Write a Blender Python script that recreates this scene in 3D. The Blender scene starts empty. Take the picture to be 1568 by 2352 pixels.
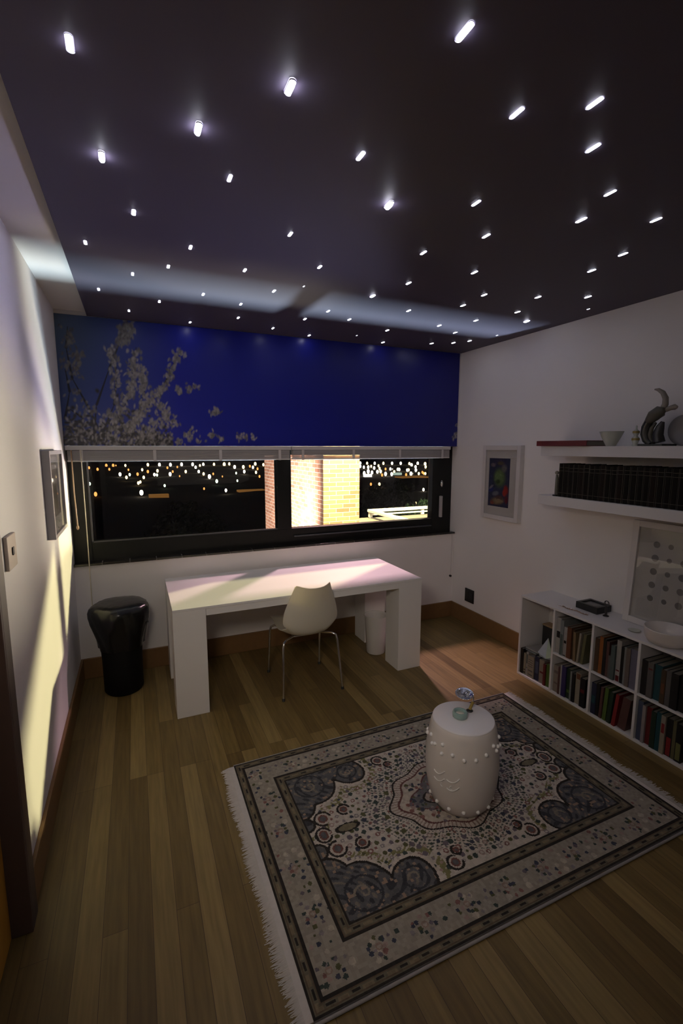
import bpy, bmesh, math, random
import numpy as np
from mathutils import Vector, Matrix

sc = bpy.context.scene
COL = sc.collection
PI = math.pi

# ------------------------------------------------------------------ camera
YAW, PITCH, ROLL = 0.41557, 0.13798, 0.0010
CAM = np.array([0.4556, -3.8921, 1.7682]); FPX = 1071.53
sy_, cy_, sp_, cp_ = math.sin(YAW), math.cos(YAW), math.sin(PITCH), math.cos(PITCH)
_w = np.array([sy_*cp_, cy_*cp_, -sp_]); _r = np.array([cy_, -sy_, 0.0]); _u = np.cross(_r, _w)
_r, _u = math.cos(ROLL)*_r + math.sin(ROLL)*_u, -math.sin(ROLL)*_r + math.cos(ROLL)*_u
cd = bpy.data.cameras.new('camera'); cam = bpy.data.objects.new('camera', cd); COL.objects.link(cam)
cd.sensor_fit = 'VERTICAL'; cd.sensor_height = 36.0; cd.lens = FPX*36.0/2352.0; cd.clip_start = 0.02; cd.clip_end = 6000
cam.matrix_world = Matrix(((_r[0], _u[0], -_w[0], CAM[0]), (_r[1], _u[1], -_w[1], CAM[1]), (_r[2], _u[2], -_w[2], CAM[2]), (0, 0, 0, 1)))
sc.camera = cam

def bp(px, py, ax, val):
    """the point of a world plane that the photograph shows at a pixel (used to measure where things stand)"""
    d = _w + _r*(px-784)/FPX - _u*(py-1176)/FPX
    a = 'xyz'.index(ax); t = (val-CAM[a])/d[a]
    return CAM + t*d

# ------------------------------------------------------------------ world, exposure, lamps
wd = bpy.data.worlds.new('night_sky'); sc.world = wd; wd.use_nodes = True
bg = wd.node_tree.nodes['Background']; bg.inputs[0].default_value = (0.35, 0.42, 0.7, 1); bg.inputs[1].default_value = 0.012
sc.view_settings.view_transform = 'Standard'; sc.view_settings.look = 'None'
sc.view_settings.exposure = 0.0; sc.view_settings.gamma = 1.0; sc.view_settings.use_curve_mapping = False
cy = sc.cycles
cy.use_denoising = True; cy.max_bounces = 7; cy.diffuse_bounces = 5; cy.glossy_bounces = 4; cy.transmission_bounces = 4
cy.transparent_max_bounces = 10; cy.sample_clamp_indirect = 3.0; cy.caustics_reflective = False; cy.caustics_refractive = False
try: cy.denoiser = 'OPENIMAGEDENOISE'
except Exception: pass

def lamp(name, kind, loc, power, color, target=None, radius=0.05, angle=60, blend=0.3, size=None):
    l = bpy.data.lights.new(name, kind); l.energy = power; l.color = color
    o = bpy.data.objects.new(name, l); COL.objects.link(o); o.location = loc
    if kind == 'AREA': l.shape = 'RECTANGLE'; l.size, l.size_y = size
    else: l.shadow_soft_size = radius
    if kind == 'SPOT': l.spot_size = math.radians(angle); l.spot_blend = blend
    if target is not None:
        o.rotation_euler = (Vector(target)-Vector(loc)).to_track_quat('-Z', 'Y').to_euler()
    return o
lamp('yellow_flood_light', 'SPOT', (7.62, 2.98, 3.26), 4500, (1.0, 0.86, 0.46), (0.8, -0.3, 1.0), 0.18, 44, 0.3)
lamp('pink_porch_light', 'SPOT', (2.95, 1.42, 2.96), 450, (1.0, 0.58, 0.68), (2.1, -0.5, 0.8), 0.10, 58, 0.6)
lamp('blue_white_street_light', 'AREA', (2.65, 6.0, -7.3), 880, (0.70, 0.86, 1.0), (4.5, -0.3, 2.0), size=(0.16, 1.9)).data.spread = math.radians(70)
lamp('warm_lower_light', 'SPOT', (4.4, 2.4, -1.45), 1100, (1.0, 0.86, 0.66), (0.0, -0.95, 2.4), 0.22, 30, 0.5)
lamp('lavender_lower_light', 'SPOT', (4.8, 2.5, -0.42), 700, (0.66, 0.58, 1.0), (0.1, -1.0, 1.9), 0.35, 36, 0.6)
lamp('terrace_bounce_light', 'SPOT', (4.25, 2.30, 0.85), 1150, (1.0, 0.84, 0.64), (0.0, -1.2, 1.35), 0.40, 40, 0.6)  # added spot standing in for warm light bounced off the terrace
lamp('pillar_side_uplight', 'SPOT', (1.3, 2.7, 0.1), 1500, (1.0, 0.84, 0.74), (3.0, 4.6, 1.2), 0.05, 100, 0.6)
lamp('pillar_front_light', 'SPOT', (3.3, 1.3, 3.3), 3200, (1.0, 0.82, 0.40), (3.28, 2.5, 1.2), 0.05, 90, 0.6)
lamp('terrace_light', 'SPOT', (5.2, 1.9, 2.6), 260, (1.0, 0.84, 0.66), (5.0, 3.2, 0.7), 0.05, 80, 0.6)
lamp('tree_fill_light', 'SPOT', (11.0, 12.5, 4.0), 1500, (0.95, 0.95, 0.75), (14.5, 17.0, 0.3), 0.1, 70, 0.6)  # added fill so the trees show; no actual lamp stands there
lamp('rear_fill_light', 'AREA', (1.6, -4.45, 1.7), 0.6, (1.0, 0.86, 0.76), (1.9, 0, 0.9), size=(1.6, 1.2))  # added dim fill behind the camera; the wall there has no opening
lamp('side_fill_light', 'AREA', (0.06, -3.45, 2.15), 6.0, (1.0, 0.88, 0.75), (1.5, -1.1, 0.45), size=(0.6, 0.4)).data.spread = math.radians(84)  # added soft fill for stool, chair and desk legs, no real fixture

# ------------------------------------------------------------------ materials
def mat(name, rgb, rough=0.6, metal=0.0, spec=0.5, noise=0.0, nscale=20.0, bump=0.0, emit=None, estr=0.0, coat=0.0):
    m = bpy.data.materials.new(name); m.use_nodes = True
    nt = m.node_tree; b = nt.nodes['Principled BSDF']
    b.inputs['Base Color'].default_value = (*rgb, 1); b.inputs['Roughness'].default_value = rough
    b.inputs['Metallic'].default_value = metal; b.inputs['Specular IOR Level'].default_value = spec
    b.inputs['Coat Weight'].default_value = coat
    if emit:
        b.inputs['Emission Color'].default_value = (*emit, 1); b.inputs['Emission Strength'].default_value = estr
    if noise or bump:
        tc = nt.nodes.new('ShaderNodeTexCoord'); n = nt.nodes.new('ShaderNodeTexNoise')
        n.inputs['Scale'].default_value = nscale; n.inputs['Detail'].default_value = 4
        nt.links.new(tc.outputs['Object'], n.inputs['Vector'])
        if noise:
            mr = nt.nodes.new('ShaderNodeMapRange'); mr.inputs[3].default_value = 1-noise; mr.inputs[4].default_value = 1+noise
            nt.links.new(n.outputs['Fac'], mr.inputs[0])
            mx = nt.nodes.new('ShaderNodeVectorMath'); mx.operation = 'SCALE'; mx.inputs[0].default_value = rgb
            nt.links.new(mr.outputs[0], mx.inputs['Scale']); nt.links.new(mx.outputs[0], b.inputs['Base Color'])
        if bump:
            bu = nt.nodes.new('ShaderNodeBump'); bu.inputs['Strength'].default_value = bump; bu.inputs['Distance'].default_value = 0.004
            nt.links.new(n.outputs['Fac'], bu.inputs['Height']); nt.links.new(bu.outputs[0], b.inputs['Normal'])
    return m

def mat_attr(name, rough=0.8, spec=0.3, nscale=0, bump=0):
    """colour printed / woven into the surface, held as a colour attribute computed by this script"""
    m = mat(name, (1, 1, 1), rough, spec=spec, nscale=nscale, bump=bump)
    nt = m.node_tree; a = nt.nodes.new('ShaderNodeAttribute'); a.attribute_name = 'print'
    nt.links.new(a.outputs['Color'], nt.nodes['Principled BSDF'].inputs['Base Color'])
    return m

def mat_floor():
    m = bpy.data.materials.new('oak_floor_boards'); m.use_nodes = True; nt = m.node_tree; L = nt.links; N = nt.nodes
    b = N['Principled BSDF']
    tc = N.new('ShaderNodeTexCoord'); mp = N.new('ShaderNodeMapping'); mp.inputs['Rotation'].default_value = (0, 0, PI/2)
    L.new(tc.outputs['Object'], mp.inputs['Vector'])
    br = N.new('ShaderNodeTexBrick'); L.new(mp.outputs[0], br.inputs['Vector'])
    br.offset = 0.37; br.offset_frequency = 3; br.squash = 1
    br.inputs['Color1'].default_value = (0.0, 0.0, 0.0, 1); br.inputs['Color2'].default_value = (1, 1, 1, 1); br.inputs['Mortar'].default_value = (0.5, 0.5, 0.5, 1)
    br.inputs['Scale'].default_value = 1.0; br.inputs['Brick Width'].default_value = 1.35; br.inputs['Row Height'].default_value = 0.085
    br.inputs['Mortar Size'].default_value = 0.0009; br.inputs['Mortar Smooth'].default_value = 0.1; br.inputs['Bias'].default_value = 0
    cr = N.new('ShaderNodeValToRGB'); L.new(br.outputs['Color'], cr.inputs[0])
    e = cr.color_ramp.elements; e[0].position = 0.0; e[0].color = (0.122, 0.080, 0.026, 1); e[1].position = 1.0; e[1].color = (0.275, 0.196, 0.076, 1)
    k = e.new(0.45); k.color = (0.168, 0.114, 0.038, 1)
    mp2 = N.new('ShaderNodeMapping'); mp2.inputs['Scale'].default_value = (1, 0.06, 1); L.new(tc.outputs['Object'], mp2.inputs['Vector'])
    ns = N.new('ShaderNodeTexNoise'); ns.inputs['Scale'].default_value = 60; ns.inputs['Detail'].default_value = 6; L.new(mp2.outputs[0], ns.inputs['Vector'])
    mr = N.new('ShaderNodeMapRange'); mr.inputs[1].default_value = 0.3; mr.inputs[2].default_value = 0.7; mr.inputs[3].default_value = 0.78; mr.inputs[4].default_value = 1.18; L.new(ns.outputs['Fac'], mr.inputs[0])
    sc_ = N.new('ShaderNodeVectorMath'); sc_.operation = 'SCALE'; L.new(cr.outputs['Color'], sc_.inputs[0]); L.new(mr.outputs[0], sc_.inputs['Scale'])
    mo = N.new('ShaderNodeMix'); mo.data_type = 'RGBA'; L.new(br.outputs['Fac'], mo.inputs['Factor']); L.new(sc_.outputs[0], mo.inputs['A']); mo.inputs['B'].default_value = (0.05, 0.03, 0.015, 1)
    L.new(mo.outputs['Result'], b.inputs['Base Color'])
    b.inputs['Roughness'].default_value = 0.42; b.inputs['Specular IOR Level'].default_value = 0.4
    return m

def mat_brick():
    m = bpy.data.materials.new('red_brickwork'); m.use_nodes = True; nt = m.node_tree; L = nt.links; N = nt.nodes
    b = N['Principled BSDF']; uv = N.new('ShaderNodeUVMap'); uv.uv_map = 'brick'
    br = N.new('ShaderNodeTexBrick'); L.new(uv.outputs[0], br.inputs['Vector'])
    br.inputs['Color1'].default_value = (0.33, 0.14, 0.085, 1); br.inputs['Color2'].default_value = (0.55, 0.27, 0.17, 1); br.inputs['Mortar'].default_value = (0.72, 0.66, 0.58, 1)
    br.inputs['Scale'].default_value = 1.0; br.inputs['Brick Width'].default_value = 0.22; br.inputs['Row Height'].default_value = 0.066
    br.inputs['Mortar Size'].default_value = 0.006; br.inputs['Mortar Smooth'].default_value = 0.3
    L.new(br.outputs['Color'], b.inputs['Base Color']); b.inputs['Roughness'].default_value = 0.85
    bu = N.new('ShaderNodeBump'); bu.inputs['Distance'].default_value = 0.006; bu.invert = True; L.new(br.outputs['Fac'], bu.inputs['Height']); L.new(bu.outputs[0], b.inputs['Normal'])
    return m

def mat_pane(name, tint=(0.97, 0.99, 0.98), ior=1.45):
    m = bpy.data.materials.new(name); m.use_nodes = True; nt = m.node_tree; nt.nodes.remove(nt.nodes['Principled BSDF'])
    t = nt.nodes.new('ShaderNodeBsdfTransparent'); t.inputs[0].default_value = (*tint, 1)
    g = nt.nodes.new('ShaderNodeBsdfGlossy'); g.inputs['Roughness'].default_value = 0.02; g.inputs[0].default_value = (1, 1, 1, 1)
    f = nt.nodes.new('ShaderNodeLayerWeight'); f.inputs[0].default_value = 0.5       # Schlick reflectance, the same from both sides
    pw = nt.nodes.new('ShaderNodeMath'); pw.operation = 'POWER'; nt.links.new(f.outputs['Facing'], pw.inputs[0]); pw.inputs[1].default_value = 5.0
    ma = nt.nodes.new('ShaderNodeMath'); ma.operation = 'MULTIPLY_ADD'; nt.links.new(pw.outputs[0], ma.inputs[0]); ma.inputs[1].default_value = 0.9; ma.inputs[2].default_value = ((ior-1)/(ior+1))**2
    mx = nt.nodes.new('ShaderNodeMixShader'); nt.links.new(ma.outputs[0], mx.inputs[0]); nt.links.new(t.outputs[0], mx.inputs[1]); nt.links.new(g.outputs[0], mx.inputs[2])
    nt.links.new(mx.outputs[0], nt.nodes['Material Output'].inputs[0])
    return m

M = {}
M['wall'] = mat('white_wall_paint', (0.85, 0.82, 0.80), 0.75, noise=0.015, nscale=6)
M['plaster'] = mat('white_ceiling_plaster', (0.72, 0.68, 0.64), 0.8, noise=0.02, nscale=5)
M['star'] = mat('dark_stretch_membrane', (0.068, 0.056, 0.086), 0.55, spec=0.25, noise=0.03, nscale=3)
M['floor'] = mat_floor()
M['skirt'] = mat('oak_skirting', (0.20, 0.108, 0.040), 0.5, noise=0.12, nscale=30)
M['black'] = mat('black_window_frame', (0.006, 0.006, 0.006), 0.45, spec=0.25, noise=0.05, nscale=30)
M['tile'] = mat('dark_glazed_sill_tile', (0.022, 0.019, 0.016), 0.16, noise=0.2, nscale=25)
M['grout'] = mat('sill_grout', (0.12, 0.11, 0.10), 0.8, noise=0.05)
M['blind'] = mat('white_blind_slats', (0.50, 0.47, 0.46), 0.5, noise=0.03)
M['blindrail'] = mat('white_blind_rail', (0.62, 0.59, 0.57), 0.4, noise=0.02)
M['cord'] = mat('cream_cord', (0.75, 0.68, 0.52), 0.7, noise=0.05)
M['clearplastic'] = mat('amber_clear_plastic_rod', (0.45, 0.30, 0.18), 0.2, noise=0.05)
M['desk'] = mat('white_desk_laminate', (0.80, 0.78, 0.76), 0.38, noise=0.01)
M['shell'] = mat('cream_chair_plastic', (0.82, 0.79, 0.71), 0.33, noise=0.01)
_nt = M['shell'].node_tree; _p = _nt.nodes['Principled BSDF']; _t = _nt.nodes.new('ShaderNodeBsdfTranslucent'); _t.inputs[0].default_value = (0.85, 0.78, 0.55, 1)
_m = _nt.nodes.new('ShaderNodeMixShader'); _m.inputs[0].default_value = 0.36; _nt.links.new(_p.outputs[0], _m.inputs[1]); _nt.links.new(_t.outputs[0], _m.inputs[2]); _nt.links.new(_m.outputs[0], _nt.nodes['Material Output'].inputs[0])
M['chrome'] = mat('chrome', (0.75, 0.75, 0.76), 0.14, 1.0, noise=0.02)
M['rubber'] = mat('black_rubber', (0.02, 0.02, 0.02), 0.7, noise=0.05)
M['bag'] = mat('glossy_black_bin_liner', (0.006, 0.006, 0.007), 0.24, spec=0.35, noise=0.1, nscale=25, bump=0.35)
M['binbody'] = mat('dull_black_bin', (0.004, 0.004, 0.0045), 0.7, spec=0.2, noise=0.1)
M['whitebin'] = mat('white_bin_plastic', (0.70, 0.68, 0.66), 0.4, noise=0.02)
M['ceramic'] = mat('white_glazed_ceramic', (0.72, 0.67, 0.64), 0.35, noise=0.02, nscale=8, coat=0.2)
M['ceramictop'] = mat('white_glazed_ceramic_top', (0.80, 0.78, 0.80), 0.3, noise=0.02, nscale=8)
M['stud'] = mat('white_glazed_studs', (0.86, 0.84, 0.82), 0.25, noise=0.01)
M['fringe'] = mat('undyed_wool_fringe', (0.60, 0.56, 0.53), 0.9, noise=0.1, nscale=60)
M['selvedge'] = mat('grey_selvedge', (0.30, 0.28, 0.28), 0.9, noise=0.1, nscale=60)
M['rug'] = mat_attr('woven_wool_pile', 0.95, 0.1, 260, 0.25)
M['mural'] = mat_attr('printed_satin_sheet', 0.34, 0.35)
M['art'] = mat_attr('printed_art', 0.5, 0.3)
M['shelf'] = mat('white_shelf_laminate', (0.72, 0.70, 0.70), 0.42, noise=0.01)
M['whiteframe'] = mat('white_frame_wood', (0.66, 0.63, 0.62), 0.5, noise=0.02)
M['mount'] = mat('off_white_mount', (0.64, 0.61, 0.57), 0.8, noise=0.02)
M['paper'] = mat('grey_white_paper', (0.55, 0.53, 0.50), 0.8, noise=0.02)
M['dot'] = mat('grey_ink', (0.22, 0.21, 0.20), 0.8, noise=0.35, nscale=300)
M['darkframe'] = mat('dark_frame_wood', (0.05, 0.05, 0.06), 0.45, noise=0.05)
M['greyframe'] = mat('silver_frame_wood', (0.42, 0.40, 0.40), 0.4, noise=0.05)
M['pane'] = mat_pane('window_glass')
M['picglass'] = mat_pane('picture_glass', (0.95, 0.95, 0.95), 1.5)
M['switch'] = mat('beige_switch_plastic', (0.60, 0.50, 0.42), 0.4, noise=0.02)
M['dark'] = mat('black_plastic', (0.014, 0.014, 0.015), 0.4, noise=0.05)
M['door'] = mat('orange_brown_door_wood', (0.52, 0.26, 0.03), 0.4, noise=0.2, nscale=9)
M['casing'] = mat('dark_door_casing', (0.07, 0.045, 0.04), 0.5, noise=0.1)
M['brick'] = mat_brick()
M['railwhite'] = mat('white_painted_metal', (0.82, 0.80, 0.76), 0.4, noise=0.02)
M['concrete'] = mat('pale_concrete', (0.22, 0.20, 0.17), 0.9, noise=0.1, nscale=6)
M['earth'] = mat('dark_hillside', (0.055, 0.042, 0.026), 0.95, noise=0.5, nscale=0.02)
M['leaf'] = mat('green_foliage', (0.10, 0.17, 0.06), 0.8, noise=0.5, nscale=3)
M['leafdark'] = mat('dark_foliage', (0.05, 0.05, 0.03), 0.9, noise=0.5, nscale=1)
M['bark'] = mat('bark', (0.08, 0.06, 0.04), 0.9, noise=0.2)
M['celadon'] = mat('pale_celadon_glaze', (0.50, 0.52, 0.46), 0.35, noise=0.03)
M['amber'] = mat('amber_band', (0.30, 0.22, 0.06), 0.4, noise=0.05)
M['palehorn'] = mat('pale_horn', (0.26, 0.23, 0.19), 0.5, noise=0.2, nscale=40)
M['horn'] = mat('grey_horn', (0.085, 0.078, 0.062), 0.5, noise=0.2, nscale=40)
M['horndark'] = mat('dark_polished_horn', (0.03, 0.03, 0.028), 0.25, noise=0.2, nscale=40)
M['plate'] = mat('pale_grey_disc', (0.28, 0.27, 0.28), 0.4, noise=0.05)
M['leather'] = mat('black_book_leather', (0.006, 0.005, 0.0045), 0.7, spec=0.12, noise=0.25, nscale=60)
M['leather2'] = mat('dark_brown_book_leather', (0.012, 0.008, 0.007), 0.7, spec=0.12, noise=0.25, nscale=60)
M['gilt'] = mat('dull_gilt', (0.05, 0.042, 0.03), 0.5, noise=0.2)
M['page'] = mat('book_pages', (0.20, 0.18, 0.15), 0.9, noise=0.06, nscale=200)
M['redcover'] = mat('dark_red_cover', (0.11, 0.008, 0.014), 0.5, noise=0.1)
M['silver'] = mat('polished_silver', (0.80, 0.81, 0.85), 0.10, 1.0, bump=0.3, nscale=120)
M['greenglass'] = mat('green_tinted_glass', (0.24, 0.36, 0.34), 0.08, spec=0.8, noise=0.1)
M['wax'] = mat('pale_wax', (0.75, 0.68, 0.56), 0.5, noise=0.02)
M['brass'] = mat('brass_band', (0.45, 0.33, 0.10), 0.35, 0.6, noise=0.1)
M['bead'] = mat('copper_beads', (0.40, 0.28, 0.22), 0.25, 0.5, noise=0.3, nscale=200)
M['bronze'] = mat('dark_bronze', (0.05, 0.045, 0.045), 0.4, 0.5, noise=0.1)
M['inlay'] = mat('grey_inlay_glass', (0.13, 0.13, 0.13), 0.2, noise=0.05)
M['sail'] = mat('pale_blue_frosted', (0.42, 0.46, 0.52), 0.35, noise=0.15, nscale=40)
M['sailgreen'] = mat('pale_green_frosted', (0.33, 0.40, 0.30), 0.35, noise=0.15, nscale=40)
M['carton'] = mat('tan_card', (0.30, 0.20, 0.12), 0.8, noise=0.05)
M['star_led'] = mat('star_lens', (0.9, 0.92, 1.0), 0.3, emit=(0.86, 0.86, 1.0), estr=54.0)
M['star_led_dim'] = mat('faint_star_lens', (0.9, 0.92, 1.0), 0.3, emit=(0.85, 0.88, 1.0), estr=2.2)
M['rim'] = mat('star_bezel', (0.5, 0.5, 0.55), 0.3, noise=0.02)
CITY = {'white': ((1.0, 0.86, 0.70), 6.0), 'orange': ((1.0, 0.40, 0.10), 1.6), 'yellow': ((1.0, 0.72, 0.35), 4.0), 'green': ((0.80, 1.0, 0.72), 3.0)}
for k, (c, s) in CITY.items(): M['city_'+k] = mat('city_lamp_'+k, c, 0.5, emit=c, estr=s)
M['litwhite'] = mat('glowing_facade_white', (0.7, 0.7, 0.7), 0.8, emit=(1.0, 0.92, 0.82), estr=1.6)  # emission stands in for floodlight falling on the facade
M['litteal'] = mat('lit_windows_teal', (0.4, 0.5, 0.45), 0.8, emit=(0.75, 0.95, 0.80), estr=0.45)
M['litorange'] = mat('glowing_block_orange', (0.3, 0.2, 0.1), 0.9, emit=(1.0, 0.42, 0.10), estr=0.16)  # emission stands in for orange lamplight falling on the buildings

# ------------------------------------------------------------------ mesh helper
class MB:
    def __init__(s): s.v = []; s.f = []; s.mi = []; s.sm = []
    def add(s, vs, fs, mi=0, smooth=False):
        o = len(s.v); s.v += [tuple(map(float, p)) for p in vs]
        s.f += [tuple(i+o for i in f) for f in fs]; s.mi += [mi]*len(fs); s.sm += [smooth]*len(fs); return s
    def box(s, x0, x1, y0, y1, z0, z1, mi=0, mtx=None):
        x0, x1 = min(x0, x1), max(x0, x1); y0, y1 = min(y0, y1), max(y0, y1); z0, z1 = min(z0, z1), max(z0, z1)
        vs = [(x, y, z) for z in (z0, z1) for y in (y0, y1) for x in (x0, x1)]
        if mtx is not None: vs = [tuple(mtx @ Vector(p)) for p in vs]
        return s.add(vs, [(0, 2, 3, 1), (4, 5, 7, 6), (0, 1, 5, 4), (2, 6, 7, 3), (0, 4, 6, 2), (1, 3, 7, 5)], mi)
    def grid(s, rows, closed_u=False, mi=0, smooth=True, flip=False):
        n = len(rows); k = len(rows[0]); vs = [p for r in rows for p in r]; fs = []
        for i in range(n-1):
            for j in range(k if closed_u else k-1):
                a, b = i*k+j, i*k+(j+1) % k; q = (a, b, b+k, a+k); fs.append(q[::-1] if flip else q)
        return s.add(vs, fs, mi, smooth)
    def lathe(s, prof, c=(0, 0, 0), n=32, mi=0, caps=True, fn=None):
        rows = []
        for r, z in prof:
            row = []
            for j in range(n):
                a = 2*PI*j/n; rr = r*(fn(a, z) if fn else 1)
                row.append((c[0]+rr*math.cos(a), c[1]+rr*math.sin(a), c[2]+z))
            rows.append(row)
        s.grid(rows, True, mi)
        if caps:
            s.add(rows[0], [tuple(range(n))[::-1]], mi); s.add(rows[-1], [tuple(range(n))], mi)
        return s
    def tube(s, pts, r, n=8, mi=0, caps=True, closed=False):
        P = [Vector(p) for p in pts]; rows = []; up = None
        for i, p in enumerate(P):
            if closed: t = P[(i+1) % len(P)]-P[i-1]
            else: t = P[min(i+1, len(P)-1)]-P[max(i-1, 0)]
            t.normalize()
            if up is None:
                up = Vector((0, 0, 1)) if abs(t.z) < 0.9 else Vector((1, 0, 0))
            a = t.cross(up).normalized(); b = a.cross(t).normalized(); up = b
            rr = r[i] if isinstance(r, (list, tuple)) else r
            rows.append([tuple(p+a*rr*math.cos(2*PI*j/n)+b*rr*math.sin(2*PI*j/n)) for j in range(n)])
        if closed: rows.append(rows[0])
        s.grid(rows, True, mi, flip=True)
        if caps and not closed:
            s.add(rows[0], [tuple(range(n))], mi); s.add(rows[-1], [tuple(range(n))[::-1]], mi)
        return s
    def ball(s, c, r, n=10, m=6, mi=0, squash=(1, 1, 1)):
        rows = []
        for i in range(m+1):
            t = PI*i/m
            rows.append([(c[0]+r*squash[0]*math.sin(t)*math.cos(2*PI*j/n), c[1]+r*squash[1]*math.sin(t)*math.sin(2*PI*j/n), c[2]-r*squash[2]*math.cos(t)) for j in range(n)])
        return s.grid(rows, True, mi)
    def build(s, name, mats, parent=None, loc=(0, 0, 0), bevel=0.0, seg=2):
        """one mesh object; vertices are given in world coordinates and stored relative to the object's origin"""
        base = np.zeros(3); p = parent
        while p is not None: base += np.array(p.location); p = p.parent
        base = base + np.array(loc, float)
        me = bpy.data.meshes.new(name)
        me.from_pydata([tuple(np.array(v)-base) for v in s.v], [], s.f)
        for m in (mats if isinstance(mats, (list, tuple)) else [mats]): me.materials.append(M[m] if isinstance(m, str) else m)
        me.polygons.foreach_set('material_index', s.mi); me.polygons.foreach_set('use_smooth', s.sm); me.update()
        o = bpy.data.objects.new(name, me); COL.objects.link(o); o.location = loc
        if parent is not None: o.parent = parent
        if bevel:
            b = o.modifiers.new('edge', 'BEVEL'); b.width = bevel; b.segments = seg; b.limit_method = 'ANGLE'; b.angle_limit = 0.7
        return o

def thing(name, label, cat, loc, group=None):
    o = bpy.data.objects.new(name, None); COL.objects.link(o); o.location = loc; o.empty_display_size = 0.05
    o['label'] = label; o['category'] = cat
    if group: o['group'] = group
    return o
def tag(o, label, cat, group=None, kind=None):
    o['label'] = label; o['category'] = cat
    if group: o['group'] = group
    if kind: o['kind'] = kind
    return o
def struct(o, label=None):
    o['kind'] = 'structure'
    if label: o['label'] = label
    return o
def copy_thing(src, loc, label):
    r = src.copy(); COL.objects.link(r); r.location = loc; r['label'] = label
    for ch in list(src.children):
        c = ch.copy(); COL.objects.link(c); c.parent = r
        for g in ch.children:
            d = g.copy(); COL.objects.link(d); d.parent = c
    return r
ORD = ['first', 'second', 'third', 'fourth', 'fifth', 'sixth', 'seventh', 'eighth', 'ninth', 'tenth', 'eleventh', 'twelfth', 'thirteenth', 'fourteenth', 'fifteenth',
       'sixteenth', 'seventeenth', 'eighteenth', 'nineteenth', 'twentieth', 'twenty-first', 'twenty-second', 'twenty-third', 'twenty-fourth', 'twenty-fifth',
       'twenty-sixth', 'twenty-seventh', 'twenty-eighth', 'twenty-ninth', 'thirtieth', 'thirty-first', 'thirty-second', 'thirty-third', 'thirty-fourth', 'thirty-fifth']

def print_sheet(name, parent, origin, du, dv, img, material, thick_normal=None):
    """flat printed sheet: a fine grid whose faces carry the colours in img (rows along dv, columns along du)"""
    h, w = img.shape[:2]; origin, du, dv = map(np.array, (origin, du, dv))
    U, V = np.meshgrid(np.linspace(0, 1, w+1), np.linspace(0, 1, h+1))
    co = origin+U[..., None]*du+V[..., None]*dv; co = co.reshape(-1, 3)
    base = np.zeros(3); p = parent
    while p is not None: base += np.array(p.location); p = p.parent
    co = co-base
    i = np.arange(h*w); r, c = i//w, i % w; a = r*(w+1)+c
    F = np.stack([a, a+1, a+w+2, a+w+1], 1)
    me = bpy.data.meshes.new(name)
    me.vertices.add(len(co)); me.vertices.foreach_set('co', co.astype(np.float32).ravel())
    me.loops.add(h*w*4); me.loops.foreach_set('vertex_index', F.astype(np.int32).ravel())
    me.polygons.add(h*w); me.polygons.foreach_set('loop_start', (np.arange(h*w)*4).astype(np.int32)); me.polygons.foreach_set('loop_total', np.full(h*w, 4, np.int32))
    me.update(calc_edges=True)
    at = me.color_attributes.new('print', 'FLOAT_COLOR', 'CORNER')
    rgba = np.concatenate([img.reshape(-1, 3), np.ones((h*w, 1))], 1)
    at.data.foreach_set('color', np.repeat(rgba, 4, axis=0).astype(np.float32).ravel())
    me.materials.append(material); me.validate()
    o = bpy.data.objects.new(name, me); COL.objects.link(o)
    if parent is not None: o.parent = parent
    return o

# ------------------------------------------------------------------ room shell
W, H, YF, T = 3.45, 2.683, -4.6, 0.15
struct(MB().box(-0.3, W+0.3, YF-0.2, 0.0, -0.1, 0.0).build('floor', 'floor'), 'oak board floor running towards the window')
struct(MB().box(-T, 0, -2.06, 0.26, 0, 2.86).box(-T, 0, YF, -2.92, 0, 2.86).box(-T, 0, -2.92, -2.06, 2.06, 2.86).build('wall_left', 'wall'), 'white left wall')
struct(MB().box(W, W+T, YF, 0.26, 0, 2.86).build('wall_right', 'wall'), 'white right wall with shelves')
struct(MB().box(0, W, 0, 0.26, 0, 0.885).box(0, W, 0, 0.26, 1.777, 2.86).build('wall_back', 'wall'), 'window wall')
struct(MB().box(-T, W+T, YF-T, YF, 0, 2.86).build('wall_front', 'wall'), 'wall opposite the window')
struct(MB().box(0, W, YF, 0, 2.712, 2.86).build('trim_1', 'plaster'), 'white plaster ceiling margin along the left wall')
struct(MB().box(0.2043, W, YF, -0.014, H, 2.711).build('ceiling', 'star'), 'dark stretched ceiling dotted with star lights')
bb, bt = 0.161, 0.016
struct(MB().box(bt, W-bt, -bt, 0, 0, bb).build('baseboard_back', 'skirt', bevel=0.003), 'oak baseboard under the window')
struct(MB().box(W-bt, W, YF, 0, 0, bb).build('baseboard_right', 'skirt', bevel=0.003), 'oak baseboard on the right wall')
struct(MB().box(0, bt, -1.99, 0, 0, bb).build('baseboard_left', 'skirt', bevel=0.003), 'oak baseboard on the left wall')
# door in the left wall
dr = bpy.data.objects.new('door_1', None); COL.objects.link(dr); dr.location = (0, -2.5, 0); struct(dr, 'orange-brown wooden door with dark casing')
MB().box(-0.15, 0.022, -2.075, -2.0605, 0, 2.09).box(0.0005, 0.022, -2.0605, -1.985, 0, 2.09).box(-0.15, 0.022, -2.9195, -2.905, 0, 2.09).box(0.0005, 0.022, -2.995, -2.9195, 0, 2.09).box(-0.15, 0.022, -2.905, -2.075, 2.03, 2.0595).build('door_casing', 'casing', dr, bevel=0.003)
MB().box(-0.085, -0.045, -2.904, -2.076, 0.005, 2.028).build('door_leaf', 'door', dr, bevel=0.002)
hd = MB().tube([(-0.045, -2.14, 1.0), (-0.02, -2.14, 1.0), (-0.015, -2.17, 1.0), (-0.015, -2.25, 1.0)], 0.009).build('door_handle', 'chrome', dr)

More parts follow.
